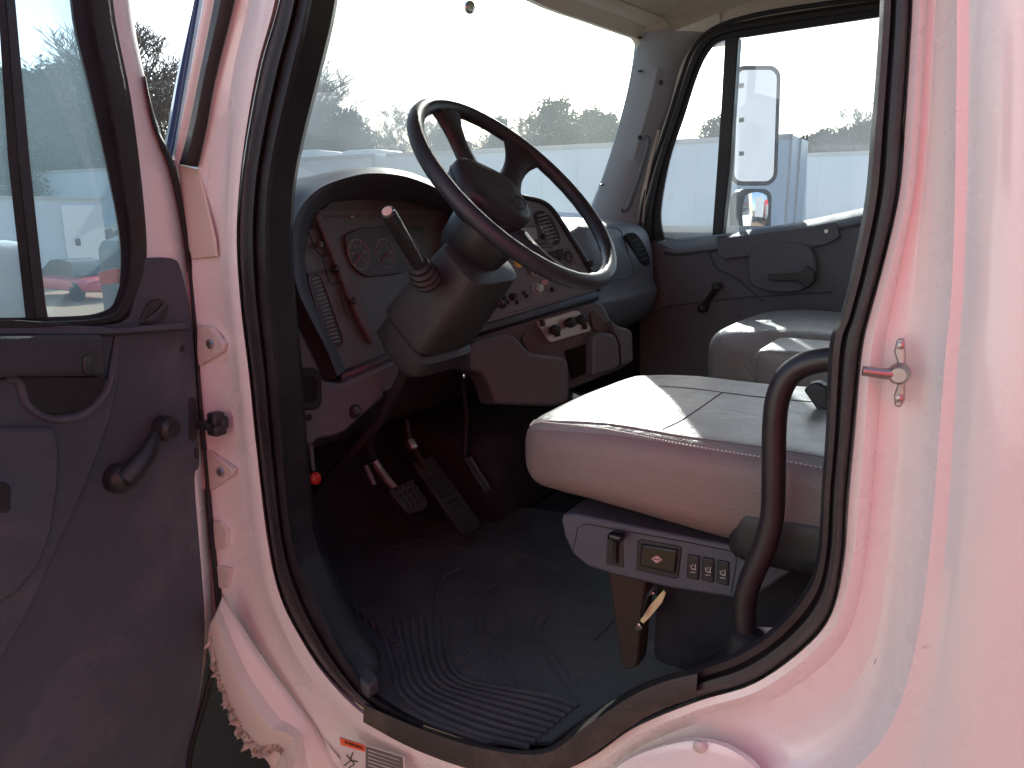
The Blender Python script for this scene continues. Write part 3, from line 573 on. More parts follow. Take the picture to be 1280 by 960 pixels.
fsl('upper_panel_lip', [(395,262),(560,262),(560,268),(400,270)], .003, .004, M['dashlt'])
def switch(pts, pts2, nm='rocker_switch'):
    s_ = fsl(nm, pts, .003, .006, M['black'], sm=0); fsl('rocker', pts2, .009, .006, M['face'], sm=0, bevel=.002, parent=s_); return s_
sa = MB().tube(cr(F1.hs([(386,288),(392,283),(399,288),(406,306),(408,316),(403,320),(397,314),(389,298)], .003), 4, True), .0022, 6, closed=True).build('dimmer_surround', M['black'], face)
MB().rbox(F1.h(400, 306, .006), (.007, .007, .006), .003, R=frame(F1.n), n=4).build('dimmer_knob', M['dashlt'], sa)
for base in ((413, 334), (434, 374)):
    x, y = base; pts = [(x-9, y-12), (x+1, y-14), (x+13, y+10), (x+14, y+17), (x+5, y+20), (x-2, y+16)]
    MB().tube(cr(F1.hs(pts, .003), 4, True), .0016, 6, closed=True).build('switch_surround', M['black'], face)
    kn = MB().lathe(F1.h(x+5, y+3, .0), F1.n, [(0, .010), (.010, .0095), (.013, .006)], 14); kn.rbox(F1.h(x+5, y+3, .014), (.010, .003, .006), .0025, R=frame(F1.n), n=4)
    kn.build('switch_knob', M['black'], face)
for c_xy in ((451, 406), (460, 422)): MB().lathe(F1.h(*c_xy), F1.n, [(0, .006), (.006, .0055), (.008, .003)], 12).build('button', M['face'], face)
vo = fsl('air_vent', [(386,346),(391,341),(398,343),(404,352),(425,410),(429,425),(426,434),(417,435),(410,424),(392,370)], .002, .01, M['black'], sm=4, bevel=.003, label='tall oval air vent with slats')
mb = MB()
for k in range(17):
    t = (k+.5)/17; x0 = 388+t*27; y0 = 347+t*84
    mb.tube([F1.h(x0+.5, y0, .004), F1.h(x0+10.5, y0-3, .004)], .0016, 5)
mb.build('slats', M['trimgrey'], vo)
MB().tube(cr(F1.hs([(386,346),(391,341),(398,343),(404,352),(425,410),(429,425),(426,434),(417,435),(410,424),(392,370)], .003), 4, True), .0026, 6, closed=True).build('vent_rim', M['dashlt'], vo)
# bottom bar of the hood and the lower left panel
MB().loft([PX(1.26).hs([(428,462),(497,434)]), PX(1.235).hs([(427,466),(499,438)]), PX(1.215).hs([(427,470),(500,441)]), PX(1.22).hs([(427,476),(500,447)]), PX(1.26).hs([(427,480),(500,450)])]).build('lower_bar', M['dashlt'], T, solid=.004)
Q = Pl((1.21, -.25, 1.6), (-.96, .10, .0))
lp = slab('lower_panel', [(341,350),(353,371),(372,403),(391,441),(407,477),(428,480),(499,449),(500,476),(484,494),(456,518),(432,540),(418,546),(398,549),(390,558),(380,557),(366,541),(357,522),(351,480),(345,420)], Q, .14, M['dashlt'], T, bevel=.008, label='purple grey lower dash panel under the instruments')
def qs(name, pts, off, dep, m, sm=0, bevel=.002, parent=None, label=None): return slab(name, pts, Q, dep, m, parent or lp, off=off, smoothc=sm, bevel=bevel, label=label)
rec = qs('release_handle', rrect(359, 460, 403, 513, 12), .008, .012, M['black'], bevel=.005, label='black parking brake release handle')
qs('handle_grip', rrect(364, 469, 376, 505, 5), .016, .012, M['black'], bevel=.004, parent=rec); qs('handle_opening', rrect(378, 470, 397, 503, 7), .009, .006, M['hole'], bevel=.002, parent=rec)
MB().lathe(Q.h(386, 522), Q.n, [(-.002, .009), (.002, .008), (.0025, .005)], 16).build('plug', M['black'], lp)
kl = MB().lathe(Q.h(443, 514), Q.n, [(-.002, .017), (.004, .016), (.005, .010)], 20).build('key_surround', M['black'], lp)
MB().lathe(Q.h(444, 513, .004), Q.n, [(0, .0085), (.006, .0085), (.0065, .005)], 16).build('key_cylinder', M['steel'], kl)
MB().box(Q.h(444, 513, .0112), (.0008, .004, .0008), frame(Q.n)).build('key_slot', M['black'], kl)
qs('small_switch', [(481,489),(491,486),(493,495),(482,499)], .006, .01, M['black'], bevel=.001)
MB().tube(PX(1.22).hs([(388,556),(390,575),(392,588)]), [.006, .005, .004], 8).build('cable', M['dashlt'], T)
MB().lathe(PX(1.22).h(393, 598), (-1, .1, .2), [(-.006, .011), (.0, .0145), (.006, .0145), (.012, .009), (.013, .004)], 16).build('red_knob', M['red'], T, label='round red release knob hanging under the dash')
# ---- dash bulk behind steering column and down to the firewall
mb = MB(); mb.rbox((1.62, -.62, 1.56), (.2, .46, .24), .05, n=6); mb.rbox((1.60, -1.35, 1.58), (.2, .62, .22), .05, n=6); mb.build('dash_core', M['black'], T)
MB().rbox((1.40, -.72, 1.42), (.10, .52, .13), .04, n=6).build('lower_dash', M['carpet'], T)
# ---- centre stack
CS = Pl((1.10, -1.06, 1.55), (-.86, .44, .26))
M['stack_sky'] = mat('sky_lit_stack_plastic', (.16, .195, .225), .45, .06, 9, .2, 600, dirt=(.24, .24, .22), dscale=7, dlo=.55, dhi=.85)  # panel plastic made paler and bluer, sky light put into its colour
M['pdash'] = mat('lit_passenger_dash_plastic', (.14, .155, .175), .45, .06, 7, .35, 700, dirt=(.2, .19, .17), dscale=5, dlo=.55, dhi=.95)  # dash plastic lightened, light from the windscreen put into its colour
stack = slab('centre_stack', [(570,420),(600,412),(745,371),(749,365),(733,332),(706,288),(690,263),(676,252),(655,248),(620,244),(560,280)], CS, .22, M['stack_sky'], T, bevel=.006, label='grey centre stack with radio, vents and switches')
def cs_(name, pts, off, dep, m, sm=0, bevel=.0015, parent=None, label=None): return slab(name, pts, CS, dep, m, parent or stack, off=off, smoothc=sm, bevel=bevel, label=label)
MB().tube(cr(CS.hs([(640,244),(657,247),(677,252),(691,263),(708,288),(734,330),(749,364)], .002), 5), .0075, 10).build('stack_edge', M['black'], stack)
MB().loft([CS.hs([(570,414),(600,406),(745,363)], .0), CS.hs([(570,416),(600,408),(746,364)], .014), CS.hs([(570,424),(600,415),(748,371)], .018), CS.hs([(570,428),(600,420),(749,375)], .0)]).build('stack_bar', M['dash'], stack, solid=.003)
cv = cs_('air_vent', [(667,270),(671,264),(679,263),(688,270),(697,286),(701,299),(698,305),(688,307),(681,303),(673,288)], .003, .01, M['black'], sm=4, bevel=.003)
mb = MB()
for k in range(8):
    t = (k+.5)/8; mb.tube(CS.hs([(671+t*12, 268+t*37), (683+t*16, 265+t*36)], .005), .0018, 5)
mb.build('slats', M['trimgrey'], cv); MB().tube(CS.hs([(672,277),(682,300)], .007), .0018, 5).build('divider', M['dashlt'], cv)
MB().lathe(CS.h(676, 285, .008), CS.n, [(0, .004), (.004, .004)], 8).build('vent_tab', M['chrome'], cv)
cs_('air_vent', rrect(651, 262, 662, 280, 4), .003, .01, M['black'])
rd = cs_('radio', [(645,282),(684,280),(692,300),(692,309),(650,312)], .004, .008, M['face'])
cs_('radio_display', [(649,285),(670,284),(673,299),(650,301)], .0065, .004, M['display'], parent=rd); MB().lathe(CS.h(678, 296, .004), CS.n, [(0, .008), (.012, .0075), (.014, .004)], 14).build('radio_knob', M['black'], rd)
cs_('radio_slot', [(655,307),(684,303),(684,305),(655,309)], .0055, .003, M['black'], parent=rd, bevel=0)
cs_('switch_bank', [(652,320),(712,309),(722,329),(660,342)], .003, .006, M['dashlt'])
for k, (x, y) in enumerate([(668,327),(679,325),(690,322),(700,319)]): cs_('rocker_switch', [(x-4,y-7),(x+3,y-8),(x+7,y+4),(x,y+6)], .008, .006, M['black'])
MB().tube([CS.h(711, 321, .005)+frame(CS.n)@V((.011*math.cos(t), .016*math.sin(t), 0)) for t in [k*math.pi/10 for k in range(20)]], .002, 6, closed=True).build('gauge_ring', M['black'], stack)
MB().lathe(CS.h(733, 331, .0), CS.n, [(0, .008), (.018, .008), (.022, .011), (.028, .010), (.03, .004)], 14).build('brake_knob', M['black'], stack, label='black round knob at the stack edge')
hv = cs_('heater_panel', [(612,372),(700,348),(735,352),(742,362),(605,400)], .003, .005, M['stack_sky'])
for x, y, r, m_ in ((671,361,.014,'silver'),(640,371,.009,'black'),(627,382,.008,'black'),(668,341,.011,'silver'),(700,352,.008,'black')):
    MB().lathe(CS.h(x, y, .003), CS.n, [(0, r*1.25), (.004, r*1.25), (.005, r), (.018, r*.9), (.02, r*.5)], 16).build('heater_knob', M[m_], hv)
mb = MB()
for x, y in ((655,366),(658,370),(634,378),(630,373),(646,378),(690,362),(712,357)): mb.box(CS.h(x, y, .006), (.003, .006, .006), frame(CS.n))
mb.build('heater_levers', M['black'], hv)
cs_('stack_tag', [(677,351),(684,349),(686,355),(679,357)], .006, .002, mat('pink_tag', (.55, .3, .32), .6), bevel=0, parent=hv)
slab('yellow_tag', [(644,325),(655,321),(659,328),(650,335),(645,333)], PX(.95), .003, M['yellow'], T, bevel=0, label='small yellow tag on the steering column')
# ---- console under the stack: cup bins, switch plate
LC = Pl((1.06, -1.0, 1.40), (-.86, .46, .20))
con = slab('console', [(575,424),(745,376),(755,382),(764,400),(774,408),(790,413),(791,452),(776,462),(716,486),(690,500),(640,470),(590,462)], LC, .22, M['dashlt'], T, off=-.03, bevel=.008, label='purple grey console with drink bins under the stack')
b1 = slab('drink_bin', [(588,432),(600,424),(632,417),(645,421),(655,432),(664,441),(704,446),(711,452),(713,500),(704,506),(690,508),(620,505),(616,490),(611,478),(603,466),(590,463)], LC, .10, M['dashlt'], con, off=.045, bevel=.010)
b2 = slab('drink_bin', [(742,420),(752,415),(768,417),(774,428),(776,458),(770,462),(742,470)], LC, .08, M['dashlt'], con, off=.02, bevel=.008)
slab('drink_bin', [(764,400),(774,408),(786,411),(791,416),(792,452),(778,456),(777,430),(770,416)], LC, .08, M['dashlt'], con, off=.012, bevel=.006)
for pts, of in (([(653,424),(657,416),(665,418),(674,434),(677,443),(664,441),(657,434)], .012), ([(739,393),(743,389),(751,395),(762,409),(765,415),(750,415),(742,410)], -.02)):
    slab('bin_mouth', pts, LC, .012, mat('bin_inside', (.10, .085, .08), .7), con, off=of, smoothc=3, bevel=.002)
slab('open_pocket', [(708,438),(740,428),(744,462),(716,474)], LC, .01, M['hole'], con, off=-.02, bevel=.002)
sp = slab('switch_plate', [(671,402),(718,388),(724,389),(739,410),(737,414),(690,428),(686,427)], LC, .012, M['silver'], con, off=-.015, bevel=.002, label='metallic plate with three dark knobs')
for x, y in ((689,413),(708,404),(722,400)): MB().lathe(LC.h(x, y, -.016), LC.n, [(0, .012), (.014, .012), (.018, .016), (.03, .015), (.033, .008)], 16).build('knob', M['black'], sp)
for x, y in ((697,417),(731,408),(678,404)): MB().rbox(LC.h(x, y, -.01), (.006, .009, .008), .003, R=frame(LC.n), n=4).build('toggle', M['black'], sp)
# ---- passenger dash: cross-sections along the width
def prof(y, k, dx=0):                        # k scales the bulge to a rounded end
    dx -= .2; c = V((1.42+dx, y, 1.63)); P_ = [(1.98,1.85),(1.70,1.845),(1.44,1.835),(1.35,1.825),(1.30,1.81),(1.275,1.76),(1.262,1.70),(1.255,1.62),(1.245,1.585),(1.235,1.56),(1.25,1.50),(1.29,1.45),(1.36,1.415),(1.48,1.40)]
    return [V((c.x+(x-1.42)*k, y, c.z+(z-1.64)*k)) for x, z in cr([V((a, b, 0)) for a, b in P_], 3) for x, z in [(x, z)]] if False else [V((c.x+(p.x-1.42)*k, y, c.z+(p.y-1.64)*k)) for p in cr([V((a, b, 0)) for a, b in P_], 3)]
secs = [(-1.12, .62), (-1.30, .82), (-1.36, 1), (-1.42, 1), (-1.5, 1), (-1.7, 1), (-1.82, .995), (-1.88, .97), (-1.925, .92), (-1.95, .84), (-1.97, .7), (-1.975, .45)]
pdash = MB().loft([prof(y, k) for y, k in secs]).build('passenger_dash', M['pdash'], T, label='dark passenger side dash with glove box lid')
PD = Pl((1.062, -1.5, 1.67), (-.99, 0, .10))
MB().tube(cr(PD.hs([(735,368),(760,352),(785,346),(792,341),(786,318),(778,296),(772,286),(740,283)], .001), 3), .0018, 5).build('glovebox_seam', M['black'], pdash)
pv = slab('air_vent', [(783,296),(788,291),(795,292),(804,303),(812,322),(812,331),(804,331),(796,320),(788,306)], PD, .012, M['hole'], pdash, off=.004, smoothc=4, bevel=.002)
mb = MB()
for k in range(5):
    t = (k+.5)/5; mb.tube(PD.hs([(786+t*19, 299+t*29), (797+t*14, 296+t*29)], .0045), .0012, 5)
mb.build('slats', M['black'], pv)
MB().tube(PX(1.28).hs([(803,388),(802,420),(803,470)]), .003, 6).build('wire', M['dashlt'], T)

# ================================================================ steering wheel and column
WC = V((.785, -.42, 1.89)); WNn = V((-.707, 0, .707)); U_ = V((0, -1, 0)); V_ = V((.707, 0, .707))
wl = MB(); N_ = 72; k_ = 12; vs = []
for i in range(N_):
    t = 2*math.pi*i/N_; rd_ = U_*math.cos(t)+V_*math.sin(t); c = WC+rd_*.236
    for j in range(k_):
        a = 2*math.pi*j/k_; rr = .0165
        if math.cos(a) < -.2: rr = .0150+.0014*math.cos(i*math.pi)        # finger ridges inside the rim
        vs.append(c+rd_*math.cos(a)*rr+WNn*math.sin(a)*.0155)
wl.add(vs, [(i*k_+j, i*k_+(j+1) % k_, ((i+1) % N_)*k_+(j+1) % k_, ((i+1) % N_)*k_+j) for i in range(N_) for j in range(k_)])
rim = wl.build('steering_wheel', M['wheel'], T, label='black four-spoke steering wheel')
def wp(u, v, d): return WC+U_*u+V_*v+WNn*d
for ang, w0 in ((92, .031), (36, .033), (191, .040), (-108, .020)):
    a = math.radians(ang); d = V((math.cos(a), math.sin(a), 0)); pz = V((-d.y, d.x, 0)); mb = MB(); rows = []
    for s_ in range(9):
        t = s_/8; r = .075+t*.158; w = w0*(1.25-1.0*math.sin(t*math.pi*.8)*.55+ (t**4)*.95); dep = -.050+.048*t**1.4; th = .013+.004*(1-t)
        row = []
        for q in range(12):
            b = 2*math.pi*q/12; e = d*r+pz*(w*math.cos(b)); row.append(wp(e.x, e.y, dep+math.sin(b)*th))
        rows.append(row)
    mb.loft(rows, closed=True).build('spoke', M['wheel'], rim)
mb = MB(); rows = []
for i in range(9):
    f = i/8
    sc_ = [.2, .6, .86, .96, 1, 1, .97, .9, .78][i]; dep = [.0, .0, -.002, -.007, -.015, -.028, -.045, -.06, -.072][i]-.004
    row = []
    for q in range(48):
        b = 2*math.pi*q/48; cx = math.copysign(abs(math.cos(b))**.62, math.cos(b))*.098; cy = math.copysign(abs(math.sin(b))**.62, math.sin(b))*.078
        ca, sa_ = math.cos(math.radians(-26)), math.sin(math.radians(-26)); cx *= .86*sc_; cy *= .92*sc_; row.append(wp(cx*ca-cy*sa_-.052, cx*sa_+cy*ca+.018, dep))
    rows.append(row)
mb.loft(rows, closed=True); mb.f.append(tuple(range(48))); mb.m.append(0)
hub = mb.build('hub_pad', M['wheel'], rim)
MB().tube([p+WNn*.0005 for p in rows[5]], .0016, 6, closed=True).build('hub_seam', M['black'], hub)
MB().tube([wp(-.034+.020*math.cos(t)-.012*math.sin(t), -.030+.014*math.cos(t)+.012*math.sin(t), .000) for t in [k*math.pi/12 for k in range(24)]], .0014, 6, closed=True).build('hub_emblem', M['black'], hub)
MB().lathe(wp(0, 0, -.09), -WNn, [(0, .070), (.03, .074), (.06, .070), (.09, .062)], 28).build('column_collar', M['black'], T)
# column shroud
def sec(t, hw, hu, cy=0, cu=0, n=32, e=.6):
    c = WC-WNn*t+U_*cy+V_*cu; return [c+U_*(math.copysign(abs(math.cos(b))**e, math.cos(b))*hw)+V_*(math.copysign(abs(math.sin(b))**e, math.sin(b))*hu) for b in [2*math.pi*q/n for q in range(n)]]
mb = MB(); e_ = .40; rows = [sec(.15, .05, .03, 0, -.03, e=e_), sec(.152, .082, .05, .0, -.034, e=e_), sec(.160, .092, .058, .0, -.036, e=e_), sec(.24, .100, .066, .0, -.040, e=e_), sec(.33, .104, .072, 0, -.042, e=e_), sec(.355, .103, .072, 0, -.042, e=e_), sec(.365, .094, .062, 0, -.042, e=e_), sec(.42, .09, .06, 0, -.04, e=e_)]
M['shroud'] = mat('shroud_plastic', (.038, .045, .047), .5, .08, 8, .4, 600, dirt=(.10, .09, .08), dscale=6, dlo=.6, dhi=.95)
mb.loft(rows, closed=True); sh = mb.build('column_shroud', M['shroud'], T, label='dark steering column shroud with screws')
for du, t in ((.06, .22), (.0, .31)): MB().lathe(WC-WNn*t+U_*du-V_*.110, -V_, [(-.01, .008), (.0, .008), (.001, .005), (-.004, .004)], 12).build('screw_hole', M['black'], sh)
mb = MB(); mb.loft([sec(.362, .09, .05, .0, -.06, e=.35), sec(.368, .100, .066, .0, -.06, e=.35), sec(.405, .100, .064, .0, -.068, e=.35), sec(.425, .092, .054, .0, -.064, e=.35), sec(.43, .05, .03, .0, -.06, e=.35)], closed=True); MB().tube([WC-WNn*.42-V_*.05, WC-WNn*.62-V_*.10, V((1.46, -.50, 1.12))], .012, 12).build('steering_shaft', M['carpet'], T); mb.build('column_skirt', M['shroud'], T)
# stalk
sb = PX(.90).h(527, 338); stp = PX(.86).h(484, 264); sm_ = sb.lerp(stp, .35)
ax = (stp-sb).normalized()
MB().lathe(sb-ax*.03, ax, [(-.012, .024), (0, .030), (.005, .031), (.009, .025), (.014, .029), (.019, .0285), (.023, .022), (.028, .026), (.033, .0255), (.037, .019), (.041, .021), (.047, .020), (.05, .014)], 20).build('stalk_boot', M['rubber'], T)
stk = MB().tube([sb, sm_, stp-ax*.012, stp-ax*.002, stp], [.0125, .013, .0135, .0125, .010], 16).build('turn_signal_stalk', M['black'], T, label='thick black turn signal stalk with pale end cap')
MB().lathe(stp-ax*.001, ax, [(0, .0095), (.002, .009), (.0025, .003)], 16).build('end_cap', mat('pale_cap', (.6, .42, .36), .5), stk)
MB().tube([sb+ax*.03+RT*.0115-FW*.008, stp+RT*.0120-FW*.006], .0020, 6).build('stalk_highlight', M['chrome'], stk)  # bright strip added along the stalk as its highlight

# ================================================================ floor, pedals
FM = PZ(.958)
mt = slab('floor_mat', [(372,700),(400,672),(480,640),(540,628),(640,632),(860,660),(900,780),(868,834),(788,862),(732,896),(690,926),(605,926),(532,901),(472,869),(452,845),(423,800),(392,735)], FM, .010, M['mat_'], None, vec=V((0, 0, -.012)), bevel=.003)
tag(mt, 'black ridged rubber floor mat dusty with dirt, on the cab floor', 'floor mat')
o_r = [(474,778),(487,824),(500,866),(530,890),(590,916),(662,934)]; i_r = [(556,770),(560,822),(580,850),(630,862),(690,872),(722,884)]
for k in range(9):
    t = k/8; MB().tube(cr(FM.hs(mixl(o_r, i_r, t), -.0005), 6), .0060, 6).build('ridge', M['mat_'], mt)
for k in range(9):
    x = 398+k*10; y = 716+k*7; MB().tube(FM.hs([(x-4, y+16), (x, y-2), (x+4, y-20)] if False else [(x, y), (x+14, y+18+k), (x+20, y+26+k*1.2)], .002), .006, 6).build('ridge', M['mat_'], mt)
for pts in ([(575,712),(556,722),(544,742),(542,770)], [(622,728),(602,745),(594,775),(598,800),(620,835),(634,858)], [(632,733),(612,752),(606,778),(612,803),(636,838),(648,862)],
            [(690,758),(668,775),(664,795),(680,820),(712,870)], [(700,762),(680,778),(676,797),(694,822),(722,862)], [(742,802),(757,788),(770,770)], [(640,690),(700,712),(760,760)], [(480,690),(530,676),(600,690),(650,676)]):
    MB().tube(cr(FM.hs(pts, -.0022), 5), .0042, 6).build('ridge', M['mat_'], mt)
mb = MB()                                       # crumbs and leaf bits lying on the mat
for k in range(130):
    x, y = random.uniform(480, 800), random.uniform(720, 880)
    c = FM.h(x, y, .002); r = random.uniform(.0005, .0014); mb.box(c, (r, r*random.uniform(.5, 1.5), r*.4), Matrix.Rotation(random.random()*3, 3, 'Z'))
tag(mb.build('floor_crumbs', mat('crumbs', (.22, .19, .14), .9), None, smooth=False), 'pale crumbs and grit scattered over the black floor mat', 'debris', kind='stuff')
tp_ = slab('threshold', [(372,700),(392,724),(418,770),(450,815),(474,848),(460,858),(440,845),(410,805),(384,750),(366,715)], PZ(1.0), .02, M['mat_'], T, vec=V((0, 0, -.03)), bevel=.006)
PP = Pl((1.22, -.6, 1.12), (-.78, .1, .62))
br = slab('brake_pedal', [(486,613),(512,600),(518,604),(536,628),(532,636),(514,642),(508,640)], PP, .02, M['rubber'], T, off=.05, bevel=.003, label='ribbed brake pedal')
for k in range(4):
    for j in range(4): MB().box(PP.h(497+k*6+j*5, 611-k*3+j*7, .052), (.0035, .0045, .002), frame(PP.n)).build('grip_stud', M['rubber'], br)
MB().tube(cr([PP.h(467, 575, .06), PP.h(478, 592, .05), PP.h(494, 612, .035)], 3), .010, 8).build('pedal_arm', M['steel'], br)
MB().tube(cr([PP.h(467, 575, .06), PP.h(462, 556, .10), PP.h(468, 530, .14)], 3), .010, 8).build('pedal_arm', M['black'], br)
MB().tube([PP.h(457, 582, .06), PP.h(468, 606, .05)], .006, 8).build('pedal_arm', M['dashlt'], br)
ac = slab('accelerator_pedal', [(516,578),(541,570),(562,598),(586,632),(602,654),(600,660),(584,668),(576,664),(550,628)], PP, .016, M['rubber'], T, off=.02, bevel=.003, label='long black accelerator pedal')
for k in range(9): MB().tube(PP.hs([(534+k*6.2, 600+k*7.4), (552+k*5.2, 593+k*7.2)], .021), .0022, 5).build('rib', M['black'], ac)
MB().rbox(PP.h(514, 556, .05), (.012, .016, .012), .005, R=frame(PP.n), n=5).build('pedal_bracket', M['steel'], T)
MB().tube(cr([PP.h(535, 590, .015), PP.h(524, 572, .03), PP.h(512, 548, .05), PP.h(508, 525, .06)], 3), .009, 8).build('pedal_arm', M['black'], ac)
slab('firewall_trim', [(580,572),(590,570),(614,608),(608,616),(598,602)], PP, .01, M['black'], T, off=.03, bevel=.002)
MB().tube(PP.hs([(588,571),(600,592),(613,611)], .032), .0022, 6).build('metal_edge', M['dashlt'], T)
MB().tube(cr(PX(1.2).hs([(578,478),(583,520),(580,570)]), 4), .006, 6).build('hanging_cable', M['rubber'], T); MB().lathe(PX(1.15).h(580, 468), (0, 0, -1), [(0, .004), (.01, .005), (.014, .003)], 8).build('cable_end', M['chrome'], T)

# ================================================================ seats
def seatfn(hx, hy, hz, crown, droop):
    def fn(p):
        x, y, z = p
        u, w = x/hx, y/hy
        y *= 1-.10*max(0, (u-.45)/.55)**2; x -= .025*max(0, (abs(w)-.5)/.5)**2*(1 if u > .5 else 0)
        if z > 0:
            z = z + crown*(1-w*w)*.2 + .010*max(0, abs(w)-.55)*2 - droop*max(0, u-.2)**2
        else: z = z + .014*max(0, u)**2 + .008*math.sin(u*3)
        y = y*(1+.02*math.cos(z/hz*1.5)); x = x+.012*(1-w*w)*(1 if u > 0 else 0)
        q = noise.noise(V((x*5, y*5, z*5)))*.005
        return V((x, y+q, z+q))
    return fn
M['vshade'] = mat('shaded_seat_vinyl', (.20, .155, .145), .45, .07, 6, .35, 260, dirt=(.12, .09, .08), dscale=6, dlo=.56, dhi=.9); wrinkle(M['vshade'], 7, .4, .01)  # same vinyl as the top, with the shade of the sides put into its colour
ds = MB().rbox((.37, -.44, 1.434), (.30, .262, .070), .042, n=24, fn=seatfn(.30, .262, .070, .03, .03), side=1).build('driver_seat', [M['vinyl'], M['vshade']], T, label='tan vinyl driver seat cushion, brightly sunlit on top')
def ontop(pts, z0, off=.001):
    return [V((p[0], p[1], z0)) for p in pts]
bpy.context.view_layer.update()
def drop(o, pts, off=.0004):                    # lay points on top of a mesh by casting down
    out = []
    L_ = o.location if o.parent is None else o.matrix_world.translation
    for x, y in pts:
        ok, h, n, _ = o.ray_cast(V((x, y, 5))-L_, V((0, 0, -1)))
        if ok: out.append(h+L_+V((0, 0, off)))
    return out
bpy.context.view_layer.update()
for pts in ([(.655,-.225),(.58,-.215),(.45,-.208),(.3,-.206),(.15,-.206),(.09,-.206)], [(.53,-.55),(.45,-.555),(.3,-.55),(.1,-.55)], [(.40,-.22),(.395,-.40),(.40,-.55)]):
    p = drop(ds, [(q.x, q.y) for q in cr([V((a, b, 0)) for a, b in pts], 8)])
    if len(p) > 2: MB().tube(p, .0011, 5).build('seam', M['stitch'], ds)
st_l = drop(ds, [(q.x, q.y) for q in cr([V((a, b, 0)) for a, b in [(.655,-.26),(.648,-.232),(.60,-.212),(.50,-.196),(.40,-.190),(.25,-.188),(.10,-.188)]], 26)])
mb = MB()
for k in range(0, len(st_l)-1, 1):
    mb.tube([st_l[k].lerp(st_l[k+1], .12)+V((0, 0, .0006)), st_l[k].lerp(st_l[k+1], .62)+V((0, 0, .0006))], .0011, 4)
mb.build('stitching', M['labelwhite'], ds)
MB().rbox((.02, -.44, 1.80), (.085, .25, .36), .07, n=14).build('seat_back', M['vinyl'], T)
MB().rbox((.12, -.42, 1.385), (.16, .25, .05), .03, n=10).build('seat_pan', M['black'], T)
SP = PY(-.20)
pan = slab('seat_control_panel', [(701,650),(703,643),(720,643),(800,660),(880,676),(945,688),(990,650),(1030,632),(1030,690),(940,745),(915,748),(840,736),(770,720),(735,709),(715,692),(705,670)], SP, .03, M['door'], T, bevel=.006, seg=3) if False else slab('seat_control_panel', [(701,650),(703,643),(720,643),(800,660),(880,676),(945,688),(990,650),(1040,620),(1040,680),(945,745),(915,748),(840,736),(770,720),(735,709),(715,692),(705,670)], SP, .09, M['dash'], T, bevel=.005, label='purple grey seat base panel with heater switches')
def ss(name, pts, off, dep, m, parent=None, bevel=.0015, **k): return slab(name, pts, SP, dep, m, parent or pan, off=off, bevel=bevel, **k)
MB().tube(SP.hs([(716,690),(722,660),(732,655),(860,678),(918,690),(921,700),(914,742)], .0005), .0008, 5).build('panel_groove', M['black'], pan)
sw = ss('slider', [(759,668),(779,672),(780,710),(757,706)], .001, .008, M['black']); MB().rbox(SP.h(771, 670, .016), (.013, .012, .006), .005, n=6).build('slider_knob', M['blackgloss'], sw); MB().tube(SP.hs([(769,677),(768,692),(769,704)], .006), .004, 8).build('slider_stem', M['black'], sw)
bz = ss('switch_bezel', [(796,677),(800,674),(850,683),(852,687),(848,722),(844,724),(795,713)], .002, .008, M['black'], bevel=.002)
rk = ss('rocker', [(801,680),(847,688),(844,718),(799,708)], .006, .006, M['blackgloss'], bz, bevel=.003)
ss('diamond_mark', [(814,698.5),(821.5,694.5),(828,700),(820.5,704)], .0075, .001, M['redmark'] if False else mat('pink_mark', (.5, .33, .30), .6), rk, bevel=0); ss('diamond_line', [(816.5,698.4),(825.5,699.6),(825.5,700.5),(816.5,699.3)], .0085, .0006, M['black'], rk, bevel=0)
for k in range(3):
    x, y = 859+k*18.5, 693+k*3.6
    s3 = ss('seat_heater_switch', [(x,y),(x+15,y+3),(x+14,y+33),(x-1,y+29)], .004, .008, M['black'], bevel=.002)
    tu = MB(); tu.tube(SP.hs([(x+4,y+13),(x+5.5,y+18),(x+11,y+19)], .0055), .0008, 5); tu.tube(SP.hs([(x+10.5,y+12),(x+10,y+18)], .0055), .0007, 5); tu.tube(SP.hs([(x+4,y+22),(x+10.5,y+22.5)], .0055), .0006, 5); tu.tube(SP.hs([(x+7.3,y+12),(x+7,y+15)], .0055), .0006, 5)
    tu.build('seat_symbol', M['labelwhite'], s3)
ped = MB(); ped.prism(SP.hs([(760,712),(808,722),(800,790),(796,835),(778,838),(766,760)], -.06), V((0, -.05, 0))).build('seat_post', M['rust'], T, bevel=.004)
MB().rbox((.28, -.46, 1.18), (.15, .17, .13), .02, n=5).build('seat_pedestal', M['carpet'], T)
MB().loft([PY(-.24).hs(cr([V((819,726,0)),V((806,745,0)),V((800,770,0))], 4) if False else [(819,726),(806,745),(800,770)]), PY(-.235).hs([(822,728),(809,747),(803,771)])]).build('cable_loop', M['black'], T, solid=.002)
slab('sun_glint', [(829,738),(832,742),(827,754),(812,772),(804,780),(800,776),(812,757)], PY(-.25), .004, M['cream'], T, bevel=.001, label='sunlight glint under the driver seat, drawn as a cream plate')  # sunlight glint under the seat, built as bright plates with the tip below
slab('glint_tip', [(798,779),(803,786),(797,790),(793,785)], PY(-.25), .004, M['chrome'], T, bevel=.001); MB().rbox(PY(-.28).h(811, 740), (.013, .006, .006), .005, n=5).build('lever_end', M['chrome'], T)
slab('belt_cover', [(950,610),(1000,600),(1040,606),(1040,650),(990,662),(955,660)], PY(-.21), .1, M['dash'], T, bevel=.012)
slab('seat_back_hinge', [(1004,488),(1012,480),(1022,478),(1034,484),(1036,520),(1026,520),(1016,505)], PY(-.5), .03, M['black'], T, bevel=.004)
